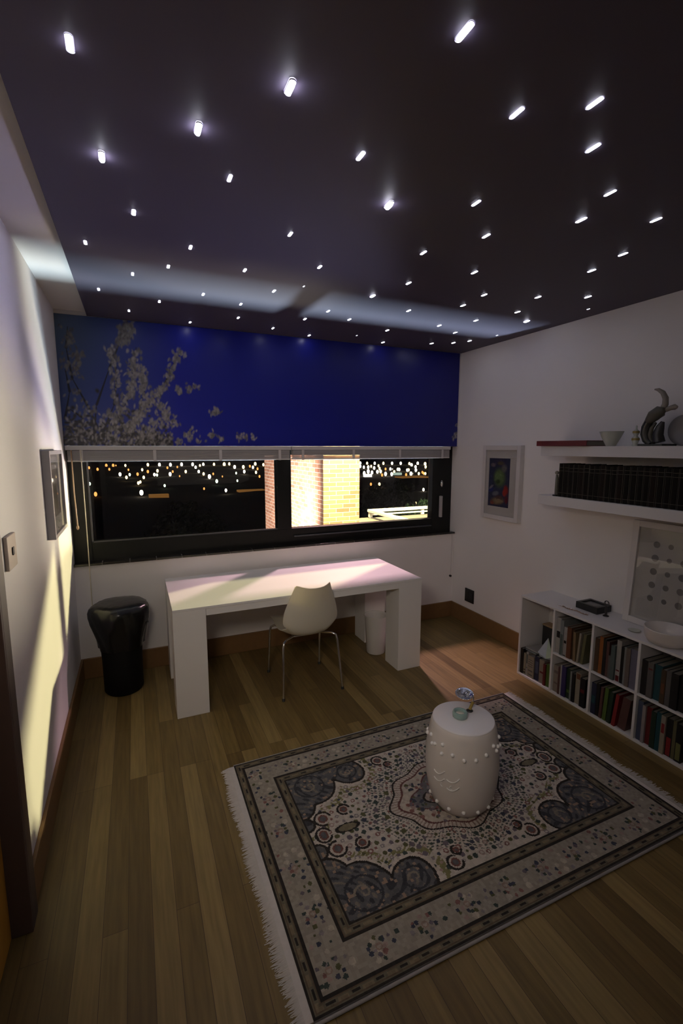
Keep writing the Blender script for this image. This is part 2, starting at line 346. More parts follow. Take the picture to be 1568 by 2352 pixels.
# ------------------------------------------------------------------ window
wn = bpy.data.objects.new('window_1', None); COL.objects.link(wn); wn.location = (W/2, 0.1, 0.9); struct(wn, 'long black framed window over the desk')
gy, gl, gm0, gm1, gr, gb, gt = 0.10, 0.125, 1.585, 1.715, 3.215, 1.045, 1.775
f = MB()
f.box(0, gl, 0.07, 0.15, 0.885, gt).box(gr, 3.45, 0.07, 0.15, 0.885, gt).box(gl, gr, 0.07, 0.15, 0.885, gb).box(gl, gr, 0.07, 0.15, 1.70, gt)
f.build('window_frame', 'black', wn, bevel=0.004)
MB().box(gm0, gm1, 0.065, 0.155, gb, 1.70).build('mullion', 'black', wn, bevel=0.004)
MB().box(gl, gm0, gy-0.003, gy+0.003, gb, 1.70).build('window_pane', 'pane', wn)
MB().box(gm1, gr, gy+0.022, gy+0.028, gb, 1.70).build('window_pane', 'pane', wn)
MB().box(gm1+0.02, gr-0.01, 0.052, 0.07, 0.968, 0.980).build('sash_bead', 'darkframe', wn, bevel=0.002)
MB().box(gl+0.0, gl+0.012, 0.066, 0.074, gb, 1.70).box(gl, gm0, 0.066, 0.074, gb, gb+0.010).build('glazing_bead', 'darkframe', wn)
h_ = MB().box(3.300, 3.325, 0.040, 0.07, 1.055, 1.275).build('window_handle', 'greyframe', wn, bevel=0.004)
MB().ball((3.312, 0.052, 1.40), 0.028, 10, 8, squash=(0.5, 0.6, 1.3)).build('latch', 'chrome', wn)
sl = MB()
n = 18
for i in range(n):
    x0 = 0.002+i*(W-0.004)/n; x1 = x0+(W-0.004)/n-0.006
    sl.box(x0, x1, -0.022, 0.069, 0.886, 0.903)
sl.box(0.002, W-0.002, -0.018, 0.069, 0.8855, 0.899, 1)
sl.build('window_sill', ['tile', 'grout'], wn, bevel=0.002)

# ------------------------------------------------------------------ venetian blinds drawn up
def blind(x0, x1, label, left):
    t = thing('venetian_blind', label, 'blind', ((x0+x1)/2, 0.0, 1.775))
    MB().box(x0, x1, -0.030, 0.040, 1.745, 1.776).build('head_rail', 'blindrail', t, bevel=0.003)
    m = MB(); z = 1.741
    for k in range(14):
        m.box(x0+0.012, x1-0.012, -0.026+0.002*math.sin(k*2.1), 0.030, z-0.0032, z); z -= 0.0048
    m.build('slat_stack', 'blind', t)
    MB().box(x0+0.010, x1-0.010, -0.027, 0.030, z-0.012, z).build('bottom_rail', 'blindrail', t, bevel=0.003)
    nt_ = 4
    for k in range(nt_):
        xx = x0+(x1-x0)*(0.06+0.88*k/(nt_-1))
        MB().box(xx-0.011, xx+0.011, -0.0315, -0.0285, z-0.014, 1.744).build('ladder_tape', 'blindrail', t)
    if left:
        MB().tube([(0.045, -0.036, 1.745), (0.044, -0.040, 1.45), (0.050, -0.040, 1.20)], 0.0045, 8).ball((0.050, -0.040, 1.185), 0.009, 8, 6, squash=(1, 1, 2)).build('tilt_wand', 'clearplastic', t)
        MB().tube([(0.105, -0.036, 1.745), (0.106, -0.040, 1.3), (0.106, -0.036, 0.9), (0.104, -0.026, 0.56), (0.104, -0.022, 0.40)], 0.0038, 6).ball((0.104, -0.022, 0.39), 0.008, 8, 6, squash=(1, 1, 1.8)).build('pull_cord', 'cord', t)
    return t
blind(0.006, 1.688, 'raised white venetian blind over the left window pane, with long pull cord', True)
blind(1.696, 3.352, 'raised white venetian blind over the right window pane', False)

# ------------------------------------------------------------------ printed night sky mural above the window
def splat(img, cx, cz, rx, rz, col, ang=0.0, soft=0.35):
    h, w = img.shape[:2]; R = int(max(rx, rz)+2)
    x0, x1, y0, y1 = max(0, int(cx)-R), min(w, int(cx)+R+1), max(0, int(cz)-R), min(h, int(cz)+R+1)
    if x0 >= x1 or y0 >= y1: return
    X, Y = np.meshgrid(np.arange(x0, x1)+0.5-cx, np.arange(y0, y1)+0.5-cz)
    c, s = math.cos(ang), math.sin(ang)
    d = np.hypot((X*c+Y*s)/rx, (-X*s+Y*c)/rz)
    a = np.clip((1-d)/soft, 0, 1)[..., None]
    img[y0:y1, x0:x1] = img[y0:y1, x0:x1]*(1-a)+np.array(col)*a
def make_mural():
    rnd = random.Random(5); res = 0.0042; zb, zt = 1.776, 2.681
    w, h = int(W/res), int((zt-zb)/res)
    X = np.linspace(0, W, w)[None, :]; Z = np.linspace(0, 1, h)[:, None]
    img = np.zeros((h, w, 3))
    sky0, sky1, left_spill = np.array([0.010, 0.016, 0.30]), np.array([0.008, 0.010, 0.165]), np.array([0.060, 0.098, 0.15])
    k = np.clip((X-0.9)/2.2, 0, 1)[..., None]; img[:] = sky0*(1-k)+sky1*k
    k2 = (np.clip(1-X/0.8, 0, 1)*(0.5+0.5*Z))[..., None]; img[:] = img*(1-k2)+left_spill*k2  # paler teal at the left: wall-bounced light put into the print colour
    def q(px, py):
        p = bp(px, py, 'y', 0); return p[0]/res, (p[2]-zb)/res
    def stick(pts, r0, r1, col):
        for (a, b) in zip(pts[:-1], pts[1:]):
            ax, az = q(*a); bx, bz = q(*b); n_ = int(math.hypot(bx-ax, bz-az)/1.2)+1
            for i in range(n_+1):
                t = i/n_; splat(img, ax+(bx-ax)*t, az+(bz-az)*t, r0+(r1-r0)*t, r0+(r1-r0)*t, col, 0, 0.6)
    def cluster(px, py, spread, n_, big=1.0, dark=0.0):
        cx, cz = q(px, py)
        for i in range(n_):
            g = rnd.uniform(0.10, 0.36)*(1-dark)
            splat(img, cx+rnd.gauss(0, spread), cz+rnd.gauss(0, spread), rnd.uniform(1.8, 3.4)*big, rnd.uniform(2.8, 6.5)*big, (g*1.02, g*0.95, g*0.93), rnd.gauss(-0.15, 0.35), 0.9)
    twig = (0.012, 0.013, 0.022)
    br = {
        'a': [(235, 1005), (205, 940), (166, 870), (152, 800), (155, 752)], 'b': [(215, 1000), (222, 930), (250, 850), (292, 740)],
        'c': [(230, 1010), (262, 930), (268, 860), (255, 800)], 'd': [(270, 1015), (330, 940), (372, 895), (412, 808)],
        'e': [(150, 960), (160, 900), (150, 850)], 'f': [(300, 1015), (330, 900), (324, 850)], 'g': [(180, 1020), (190, 960), (160, 940)],
        'h': [(240, 1020), (300, 905), (312, 800)]}
    for kk, pts in br.items(): stick(pts, 2.6, 1.0, twig)
    for i in range(900):
        px = rnd.uniform(146, 395); py = 1024-abs(rnd.gauss(0, 1))*34*(1-max(0, (px-290)/160))
        if rnd.random() < 0.42:
            x, z = q(px, py); splat(img, x, z, rnd.uniform(2, 5), rnd.uniform(3, 7), (0.03, 0.028, 0.03), rnd.uniform(0, 3), 0.7)
        else: cluster(px, py, 1.5, 1)
    def along(pts, f0, n_, spread, big=1.0, dark=0.0):
        for i in range(n_):
            t = f0+(1-f0)*rnd.random(); s_ = t*(len(pts)-1); k_ = min(int(s_), len(pts)-2); u_ = s_-k_
            cluster(pts[k_][0]*(1-u_)+pts[k_+1][0]*u_+rnd.gauss(0, spread), pts[k_][1]*(1-u_)+pts[k_+1][1]*u_+rnd.gauss(0, spread), 2.0, 2, big, dark)
    along(br['d'], 0.1, 150, 6); along(br['h'], 0.15, 120, 7); along(br['f'], 0.1, 90, 6); along(br['c'], 0.2, 70, 7)
    along(br['b'], 0.85, 60, 7, 1.1, 0.35); along(br['a'], 0.2, 46, 10, 1.0, 0.45); along([(330, 1000), (390, 960), (362, 930)], 0, 70, 8)
    along([(282, 795), (300, 760)], 0, 30, 6, 1.1, 0.3); along([(178, 860), (182, 800)], 0, 26, 6, 1.0, 0.5)
    for (x, y, n_) in ((408, 898, 9), (432, 892, 8), (447, 890, 3), (494, 944, 8), (488, 952, 4), (430, 1004, 10), (440, 992, 6), (487, 998, 9), (508, 1010, 5), (547, 1004, 6), (562, 1005, 6), (578, 1003, 6),
                       (410, 1015, 9), (460, 1014, 4), (1047, 975, 3), (1046, 1000, 6), (1042, 1006, 4), (400, 975, 8)):
        cluster(x, y, 3.6, n_*2)
    t = thing('mural_panel', 'wide printed mural of deep blue night sky and white blossom branches above the window', 'mural', (W/2, 0, 1.776))
    MB().box(0.001, W-0.001, -0.010, -0.0005, 1.7775, 2.682).build('backing', 'dark', t)
    print_sheet('printed_sheet', t, (0.001, -0.0112, zb+0.0012), (W-0.002, 0, 0), (0, 0, zt-zb-0.001), img, M['mural'])
    MB().box(W-0.012, W-0.001, -0.017, -0.0115, 1.7775, 2.68).build('edge_strip', 'whiteframe', t, bevel=0.001)
    return t
make_mural()

# ------------------------------------------------------------------ desk
t = thing('desk', 'long white slab desk with four thick square legs under the window', 'desk', (1.557, -0.46, 0))
dx0, dx1, dy0, dy1, TH, LW = 0.622, 2.492, -0.859, -0.064, 0.74, 0.206
MB().box(dx0, dx1, dy0, dy1, TH-0.016, TH).build('tabletop', 'desk', t, bevel=0.0015)
for (xa, ya) in ((dx0, dy0), (dx1-LW, dy0), (dx0, dy1-LW), (dx1-LW, dy1-LW)):
    MB().box(xa, xa+LW, ya, ya+LW, 0, TH-0.0165).build('leg', 'desk', t, bevel=0.0015)
for (xa, xb, ya, yb) in ((dx0+LW+0.002, dx1-LW-0.002, dy0+0.003, dy0+0.021), (dx0+LW+0.002, dx1-LW-0.002, dy1-0.021, dy1-0.003),
                         (dx0+0.003, dx0+0.021, dy0+LW+0.002, dy1-LW-0.002), (dx1-0.021, dx1-0.003, dy0+LW+0.002, dy1-LW-0.002)):
    MB().box(xa, xb, ya, yb, TH-0.062, TH-0.0165).build('apron', 'desk', t)

# ------------------------------------------------------------------ chair
def chair():
    cx, cyy = 1.548, -0.70
    t = thing('desk_chair', 'cream plastic shell chair on thin chrome legs pulled up to the desk', 'chair', (cx, cyy, 0))
    prof = [(0.245, 0.425, 0.185), (0.235, 0.445, 0.192), (0.20, 0.452, 0.198), (0.10, 0.440, 0.208), (0.0, 0.425, 0.215), (-0.09, 0.416, 0.214), (-0.155, 0.420, 0.212), (-0.200, 0.448, 0.212),
            (-0.225, 0.495, 0.216), (-0.238, 0.56, 0.213), (-0.250, 0.63, 0.196), (-0.264, 0.70, 0.170), (-0.280, 0.765, 0.143), (-0.294, 0.815, 0.131)]
    def surf(off):
        rows = []
        for i, (y, z, hw) in enumerate(prof):
            a = prof[max(i-1, 0)]; b = prof[min(i+1, len(prof)-1)]
            ty, tz = b[0]-a[0], b[1]-a[1]; L_ = math.hypot(ty, tz); ny, nz = tz/L_, -ty/L_      # towards the sitter / up
            ny, nz = (ny, nz) if (nz > 0 or ny > 0) else (-ny, -nz)
            back = max(0.0, min(1.0, (z-0.43)/0.12)) if y < -0.1 else 0.0
            row = []
            for j in range(17):
                s_ = -1+2*j/16; curl = (0.055*abs(s_)**2.6)*(0.55+0.45*back)+0.012*(s_*s_)
                if i <= 2: curl *= 0.35
                x = hw*s_*(1-0.02*abs(s_)**4)
                top = 0.0 if i == len(prof)-1 else 0
                dz = -0.006*(1-s_*s_)-0.010*abs(s_)**8 if i == len(prof)-1 else 0
                # rounded lower corners of the back: edges rise and tuck in at the bend
                bend = math.exp(-((z-0.43)/0.05)**2) if -0.23 < y < -0.12 else 0
                x *= 1-0.20*bend*abs(s_)**3
                row.append((cx+x, cyy+y+ny*(curl+off), z+nz*(curl+off)+dz+0.03*bend*abs(s_)**3))
            rows.append(row)
        return rows
    A, B = surf(0.0), surf(0.006)
    m = MB(); m.grid(B); m.grid(A, flip=True)
    def strip(p, q): m.grid([p, q])
    strip(A[0], B[0]); strip(B[-1], A[-1]); strip([r[0] for r in B], [r[0] for r in A]); strip([r[-1] for r in A], [r[-1] for r in B])
    sh = m.build('seat_shell', 'shell', t)
    s_ = sh.modifiers.new('smooth', 'SUBSURF'); s_.levels = 1; s_.render_levels = 2
    feet = {(-1, -1): (1.322, -0.925), (1, -1): (1.770, -0.935), (-1, 1): (1.338, -0.462), (1, 1): (1.757, -0.490)}
    for (sx, syy), (fx, fy) in feet.items():
        ix, iy, zt = cx+sx*0.10, cyy+(0.13 if syy > 0 else -0.09), 0.409
        ox, oy = cx+sx*0.192, cyy+(0.175 if syy > 0 else -0.16)
        pts = [(ix, iy, zt)]
        pts += [(ix+(ox-ix)*k, iy+(oy-iy)*k, zt) for k in (0.5, 0.82)]
        pts += [(ox+0.006*sx, oy+0.004*syy, zt-0.012), (ox+0.013*sx, oy+0.010*syy, zt-0.045)]
        pts += [(fx, fy, 0.012)]
        lg = MB().tube(pts, 0.0085, 10).build('leg', 'chrome', t)
        MB().lathe([(0.011, 0.0), (0.011, 0.016), (0.009, 0.02)], (fx, fy, 0), 12).build('foot_cap', 'rubber', lg)
    MB().box(cx-0.11, cx+0.11, cyy-0.10, cyy+0.14, 0.4005, 0.4085).build('under_plate', 'chrome', t, bevel=0.002)
    return t
chair()

# ------------------------------------------------------------------ bins
def tall_bin():
    c = (0.298, -0.285, 0); rnd = random.Random(3)
    t = thing('waste_bin', 'tall black waste bin with glossy black liner, standing in the left corner', 'bin', c)
    MB().lathe([(0.001, 0.002), (0.118, 0.0), (0.132, 0.02), (0.134, 0.25), (0.142, 0.40), (0.158, 0.56), (0.160, 0.60), (0.150, 0.60), (0.130, 0.42), (0.001, 0.41)], c, 36).build('bin_body', 'binbody', t)
    ph = [rnd.uniform(0, 6) for _ in range(6)]
    def wr(a, z):
        k = max(0.0, min(1.0, (0.66-z)/0.3))
        return 1+0.035*k*math.sin(9*a+ph[0]+z*14)+0.022*math.sin(5*a+ph[1]-z*9)+0.012*math.sin(17*a+ph[2]+z*30)
    prof = [(0.150, 0.34), (0.152, 0.36), (0.165, 0.42), (0.180, 0.48), (0.193, 0.535), (0.199, 0.58), (0.199, 0.615), (0.190, 0.640), (0.168, 0.655), (0.12, 0.662), (0.06, 0.664), (0.002, 0.665)]
    lb = MB().lathe(prof, c, 72, fn=wr, caps=False).build('bin_liner', 'bag', t)
    MB().grid([[(c[0]+0.165+0.012*k, c[1]-0.06+0.02*j, 0.56-0.055*k+0.01*j) for j in range(4)] for k in range(2)] + [[(c[0]+0.188-0.005*k, c[1]-0.055+0.012*j, 0.50-0.06*k) for j in range(4)] for k in range(3)]).build('liner_flap', 'bag', lb)
    return t
tall_bin()
c = (2.293, -0.47, 0)
t = thing('waste_basket', 'small round white waste basket under the right end of the desk', 'bin', c)
MB().lathe([(0.001, 0.012), (0.076, 0.0), (0.080, 0.006), (0.100, 0.325), (0.103, 0.335), (0.097, 0.335), (0.094, 0.32), (0.076, 0.02), (0.001, 0.018)], c, 40, caps=False).build('basket_body', 'whitebin', t)
MB().tube([(c[0]+0.1*math.cos(a), c[1]+0.1*math.sin(a), 0.334) for a in [2*PI*i/32 for i in range(32)]], 0.004, 6, closed=True).build('rim', 'whitebin', t)

# ------------------------------------------------------------------ rug
RX0, RX1, RY0, RY1, RZ = 0.868, 2.800, -2.750, -1.474, 0.009
def make_rug():
    rnd = np.random.RandomState(11); res = 0.0042
    w, h = int((RX1-RX0)/res), int((RY1-RY0)/res)
    LU, LV = RX1-RX0, RY1-RY0
    U, V = np.meshgrid((np.arange(w)+0.5)*LU/w, (np.arange(h)+0.5)*LV/h)
    D = np.minimum(np.minimum(U, LU-U), np.minimum(V, LV-V))
    small = rnd.rand(h//3+2, w//3+2); noise = np.kron(small, np.ones((3, 3)))[:h, :w]
    cream, sand = np.array([0.47, 0.42, 0.37]), np.array([0.40, 0.345, 0.285])
    slate, navy, olive, line, brown = np.array([0.098, 0.098, 0.104]), np.array([0.045, 0.046, 0.054]), np.array([0.17, 0.155, 0.090]), np.array([0.030, 0.026, 0.024]), np.array([0.115, 0.085, 0.06])
    img = np.empty((h, w, 3)); img[:] = cream; img[D < 0.2] = (0.285, 0.255, 0.215)
    g0, g1, g2 = 0.048, 0.178, 0.232
    gcol = np.array([0.13, 0.118, 0.085])
    cu, cv = LU/2, LV/2
    au, av = np.abs(U-cu), np.abs(V-cv); fu, fv = cu-g2, cv-g2                    # quadrant coordinates, half sizes of the field
    p, q = fu-au, fv-av                                                          # distance in from the field's edges
    def circ(a, b, r): return np.hypot(p-a, q-b)-r
    d = circ(0.10, 0.085, 0.135)
    for s_ in ((0.325, 0.060, 0.092), (0.20, 0.0, 0.10), (0.0, 0.20, 0.085), (0.0, 0.33, 0.038)): d = np.minimum(d, circ(*s_))
    d = d+0.006*np.sin(22*U)*np.sin(26*V)
    def set_(mask, col): img[mask] = col
    # cream field: scattered small flowers, leaf sprays radiating from the medallion, olive vines
    fl_cols = [np.array(c_) for c_ in ((0.045, 0.06, 0.055), (0.05, 0.055, 0.08), (0.20, 0.10, 0.09), (0.22, 0.19, 0.20), (0.09, 0.09, 0.045), (0.30, 0.22, 0.20), (0.13, 0.11, 0.13))]
    field = D > g2
    vine = field & (d > 0.030) & (d < 0.062) & (np.sin(95*U+30*np.sin(7*V))*np.sin(88*V+25*np.sin(6*U))+noise*0.8 > 0.25); set_(vine, np.array([0.19, 0.175, 0.085]))
    th = np.arctan2((V-cv)*1.35, U-cu); rr = np.hypot(U-cu, (V-cv)*1.35)
    lob = 1+0.055*np.cos(8*th)+0.03*np.cos(4*th)
    m0 = rr/lob
    spray = field & (m0 > 0.315) & (m0 < 0.45) & (d > 0.065) & (np.sin(60*th+140*m0)*np.sin(60*th-140*m0) > 0.30); set_(spray, np.array([0.085, 0.092, 0.085]))
    def disc(u, v, r, col, ring=None):
        x0, x1, y0, y1 = int((u-r)/LU*w)-1, int((u+r)/LU*w)+2, int((v-r)/LV*h)-1, int((v+r)/LV*h)+2
        x0, y0, x1, y1 = max(x0, 0), max(y0, 0), min(x1, w), min(y1, h)
        if x0 >= x1 or y0 >= y1: return
        dd = np.hypot(U[y0:y1, x0:x1]-u, V[y0:y1, x0:x1]-v)
        img[y0:y1, x0:x1][dd < r] = col
        if ring is not None: img[y0:y1, x0:x1][dd < r*0.5] = ring
    st = 0.034
    for i in range(int(LU/st)+1):
        for j in range(int(LV/st)+1):
            u, v = (i+0.5*(j % 2)+rnd.uniform(-.2, .2))*st, (j+rnd.uniform(-.2, .2))*st
            a, b = int(u/LU*w), int(v/LV*h)
            if not (0 <= a < w and 0 <= b < h): continue
            if D[b, a] > g2+0.012 and d[b, a] > 0.012 and m0[b, a] > 0.30:
                k = rnd.randint(len(fl_cols)); r = rnd.uniform(0.0070, 0.0135)
                disc(u, v, r, fl_cols[k], cream if (k in (2, 3, 5) and r > 0.009) else None)
            elif g0+0.016 < D[b, a] < g1-0.014 and rnd.rand() < 0.42:
                disc(u, v, rnd.uniform(0.005, 0.010), fl_cols[rnd.randint(len(fl_cols))])
            elif g0+0.016 < D[b, a] < g1-0.014 and rnd.rand() < 0.25:
                img_c = sand; disc(u, v, rnd.uniform(0.008, 0.014), img_c)
    # border bouquets, one every 0.19 m along each side
    mid = (g0+g1)/2
    def bouquet(u, v):
        disc(u, v, 0.014, np.array([0.25, 0.18, 0.15]), np.array([0.32, 0.27, 0.23]))
        for k in range(7):
            a = 2*PI*k/7+u*9; q_ = rnd.uniform(0.018, 0.042); disc(u+q_*math.cos(a), v+q_*math.sin(a), rnd.uniform(0.006, 0.0105), fl_cols[(k*3) % 7])
        for k in range(4):
            a = 2*PI*k/4+0.5+v*7+rnd.uniform(-.5, .5); q_ = rnd.uniform(0.035, 0.075); disc(u+q_*math.cos(a), v+0.6*q_*math.sin(a), 0.0075, fl_cols[k % 2])
    for k in range(int(LU/0.19)):
        u = (k+0.5)*LU/int(LU/0.19); bouquet(u, mid); bouquet(u, LV-mid)
    for k in range(1, int(LV/0.19)-1):
        v = (k+0.5)*LV/int(LV/0.19); bouquet(mid, v); bouquet(LU-mid, v)
    # corner spandrels: slate ground with darker scrolls, cream halo, dark outline
    sp = field & (d < 0); set_(field & (d >= 0) & (d < 0.018), np.array([0.50, 0.44, 0.38])); set_(sp, slate)
    sw = np.sin(44*U+9*np.sin(15*V))*np.sin(48*V+9*np.cos(14*U))
    set_(sp & (sw > 0.45), navy); set_(sp & (sw < -0.62), np.array([0.17, 0.145, 0.125])); set_(sp & (noise > 0.93), np.array([0.24, 0.17, 0.13]))
    for (a, b, r) in ((0.10, 0.085, 0.135), (0.325, 0.060, 0.092)):
        cc = circ(a, b, r*0.56); set_(sp & (np.abs(cc) < 0.005), navy)
        ca = np.arctan2(q-b, p-a); set_(sp & (np.abs(np.hypot(p-a, q-b)-r*0.16-0.006*ca) < 0.005), np.array([0.21, 0.18, 0.15]))
    set_(field & (np.abs(d) < 0.0062), line)
    # scroll curls by the short sides and one small leaf shape each end
    for (a, b, r) in ((0.085, 0.315, 0.040), (0.055, 0.40, 0.034), (0.20, 0.30, 0.030), (0.52, 0.05, 0.034), (0.56, 0.10, 0.022)):
        cc = np.hypot(p-a, q-b); ang = np.arctan2(q-b, p-a)
        set_(field & (cc < r-0.004), np.array([0.45, 0.39, 0.34])); set_(field & (cc < r*0.45), slate)
        set_(field & (np.abs(cc-r) < 0.0055) & (np.abs(ang-0.6) > 0.7), line); set_(field & (np.abs(cc-r*0.5) < 0.004), np.array([0.16, 0.07, 0.06]))
    lf = np.hypot((au-0.56)/0.055, (V-cv)/0.022); set_(field & (lf < 1), np.array([0.17, 0.145, 0.10])); set_(field & (np.abs(lf-1) < 0.16), line)
    # medallion
    med = field & (m0 < 0.305); set_(med, np.array([0.45, 0.39, 0.345]))
    rib = np.sin(86*th)
    set_(field & (m0 > 0.262) & (m0 < 0.298) & (rib > 0.55), np.array([0.24, 0.17, 0.15]))
    set_(field & (np.abs(m0-0.303) < 0.0055), line); set_(field & (np.abs(m0-0.255) < 0.007), np.array([0.12, 0.055, 0.052]))
    inner = field & (m0 < 0.25); set_(inner, np.array([0.41, 0.36, 0.31]))
    lob2 = 1+0.16*np.cos(4*th); m2 = rr/lob2
    set_(inner & (m2 < 0.18), slate*1.3); set_(field & (np.abs(m2-0.18) < 0.006), np.array([0.11, 0.05, 0.05])); set_(inner & (m2 < 0.115), np.array([0.36, 0.30, 0.27])); set_(field & (np.abs(m2-0.115) < 0.006), line)
    for k in range(200):
        a, r = rnd.uniform(0, 2*PI), 0.24*math.sqrt(rnd.rand()); disc(cu+r*math.cos(a), cv+r*math.sin(a)/1.35, rnd.uniform(0.006, 0.012), fl_cols[rnd.randint(len(fl_cols))])
    # guard bands
    def band(a, b):
        mk = (D >= a) & (D < b); set_(mk, gcol); m_ = (a+b)/2
        al = np.where(np.minimum(U, LU-U) < np.minimum(V, LV-V), V, U)
        set_(mk & (np.abs(D-m_) < 0.007) & (np.sin(al*70) > 0.2), np.array([0.19, 0.15, 0.10])); set_(mk & (np.abs(D-m_) < 0.004) & (np.sin(al*70) < -0.5), line)
        set_((np.abs(D-a-0.005) < 0.0055), line); set_((np.abs(D-b+0.005) < 0.0055), line)
        set_((np.abs(D-a-0.014) < 0.0022) | (np.abs(D-b+0.014) < 0.0022), brown)
    band(0.0, g0); band(g1, g2)
    img *= (0.86+0.28*noise)[..., None]
    t = thing('oriental_rug', 'cream and slate patterned oriental rug with fringed ends under the white stool', 'rug', ((RX0+RX1)/2, (RY0+RY1)/2, 0))
    MB().box(RX0, RX1, RY0, RY1, 0.0006, RZ-0.0006).build('rug_backing', 'selvedge', t)
    print_sheet('pile', t, (RX0, RY0, RZ), (LU, 0, 0), (0, LV, 0), img, M['rug'])
    MB().tube([(RX0, RY0-0.010, 0.0065), ((RX0+RX1)/2, RY0-0.011, 0.0065), (RX1, RY0-0.010, 0.0065)], 0.006, 6).build('selvedge', 'selvedge', t)
    MB().tube([(RX0, RY1+0.003, 0.0055), ((RX0+RX1)/2, RY1+0.004, 0.0055), (RX1, RY1+0.003, 0.0055)], 0.005, 6).build('selvedge', 'selvedge', t)
    rn = random.Random(8)
    for side, ln in ((-1, 0.078), (1, 0.088)):
        m = MB(); xb = RX0 if side < 0 else RX1; web = 0.030
        m.box(xb, xb+side*web, RY0+0.002, RY1-0.002, 0.001, 0.0065)
        y = RY0+0.002; k = 0; wav = 0
        while y < RY1-0.003:
            k += 1; wav = 0.85*wav+rn.gauss(0, 0.25); L_ = (ln-web)*rn.uniform(0.75, 1.15)*(0.92+0.12*math.sin(y*17)); dv = 0.006*wav+rn.gauss(0, 0.005); wd_ = rn.uniform(0.0030, 0.0046)
            rows = []
            for i in range(5):
                s_ = i/4; xx = xb+side*(web-0.004+L_*s_); yy = y+dv*s_*s_; hw = wd_*(1-0.45*s_)*0.5; z = 0.0062*(1-s_)+0.0022
                rows.append([(xx, yy-hw, 0.0012), (xx, yy-hw*0.5, z), (xx, yy+hw*0.5, z), (xx, yy+hw, 0.0012)])
            m.grid(rows, flip=side > 0); y += rn.uniform(0.0030, 0.0042)
        o = m.build('fringe', 'fringe', t); o['kind'] = 'stuff'
    return t
make_rug()

# ------------------------------------------------------------------ garden stool and what stands on it
SC = np.array([1.868, -2.180]); SB = RZ+0.0006
def stool():
    t = thing('garden_stool', 'white ceramic drum stool with raised studs standing on the rug', 'stool', (SC[0], SC[1], SB))
    prof = [(0.118, 0.0), (0.128, 0.004), (0.134, 0.016), (0.146, 0.030), (0.163, 0.085), (0.174, 0.15), (0.179, 0.22), (0.176, 0.30), (0.168, 0.36), (0.157, 0.415), (0.151, 0.432), (0.147, 0.438)]
    def rad(z):
        for (r0, z0), (r1, z1) in zip(prof[:-1], prof[1:]):
            if z0 <= z <= z1: return r0+(r1-r0)*(z-z0)/(z1-z0+1e-9)
        return prof[-1][0]
    c3 = (SC[0], SC[1], SB)
    b = MB().lathe(prof, c3, 64).build('stool_body', 'ceramic', t)
    MB().lathe([(0.149, 0.4365), (0.149, 0.441), (0.144, 0.4435), (0.0, 0.444)], c3, 64, caps=False).build('stool_top', 'ceramictop', t)
    def stud(a, z, r=0.0095):
        rr = rad(z)+0.002; p = (SC[0]+rr*math.cos(a), SC[1]+rr*math.sin(a), SB+z)
        MB().ball(p, r, 10, 8, squash=(1, 1, 1)).build('stud', 'stud', b)
    view = math.atan2(-3.892+2.18, 0.456-1.868)
    for i in range(14): stud(view+0.12+2*PI*i/14, 0.050)
    # upper studs: a garland that dips between clusters
    for k in range(3):
        base = view+0.22+2*PI*k/3
        for i, dz in enumerate((0.372, 0.344, 0.330, 0.334, 0.350, 0.374)): stud(base-0.78+0.312*i, dz)
        for (da, z) in ((-1.02, 0.342), (-0.90, 0.352), (-0.62, 0.330)): stud(base+da-0.16, z)
    # raised double-line motif on the side
    def curve(pts):
        P = []
        for (a, z) in pts:
            rr = rad(z)+0.0012; P.append((SC[0]+(rr+0.001)*math.cos(view+a), SC[1]+rr*math.sin(view+a), SB+z))
        return P
    m = MB()
    for (a0, z0) in ((-0.60, 0.225), (-0.20, 0.212), (-0.60, 0.187), (-0.20, 0.168)):
        m.tube(curve([(a0-0.17+0.34*i/6, z0+0.016*((i-3)/3)**2+0.011*(i-3)/3) for i in range(7)]), 0.0028, 6)
    for (a0, z0) in ((-0.50, 0.178), (-0.22, 0.182)):
        m.tube(curve([(a0+0.05*math.cos(x), z0+0.010*math.sin(x)) for x in [PI*k/5 for k in range(3, 9)]]), 0.0024, 6)
    m.build('relief_motif', 'stud', b)
    return t
stool()
TZ = SB+0.4442
c = (1.853, -2.172, TZ)
t = thing('candle_holder', 'small round green glass candle holder in the middle of the white stool top', 'candle holder', c)
MB().lathe([(0.0, 0.0), (0.031, 0.0), (0.036, 0.004), (0.037, 0.022), (0.034, 0.029), (0.027, 0.030), (0.023, 0.025), (0.022, 0.012), (0.0, 0.011)], c, 36, caps=False).build('glass_body', 'greenglass', t)
MB().lathe([(0.0, 0.0112), (0.0215, 0.0115), (0.0215, 0.018), (0.0, 0.0185)], c, 24, caps=False).build('candle', 'wax', t)
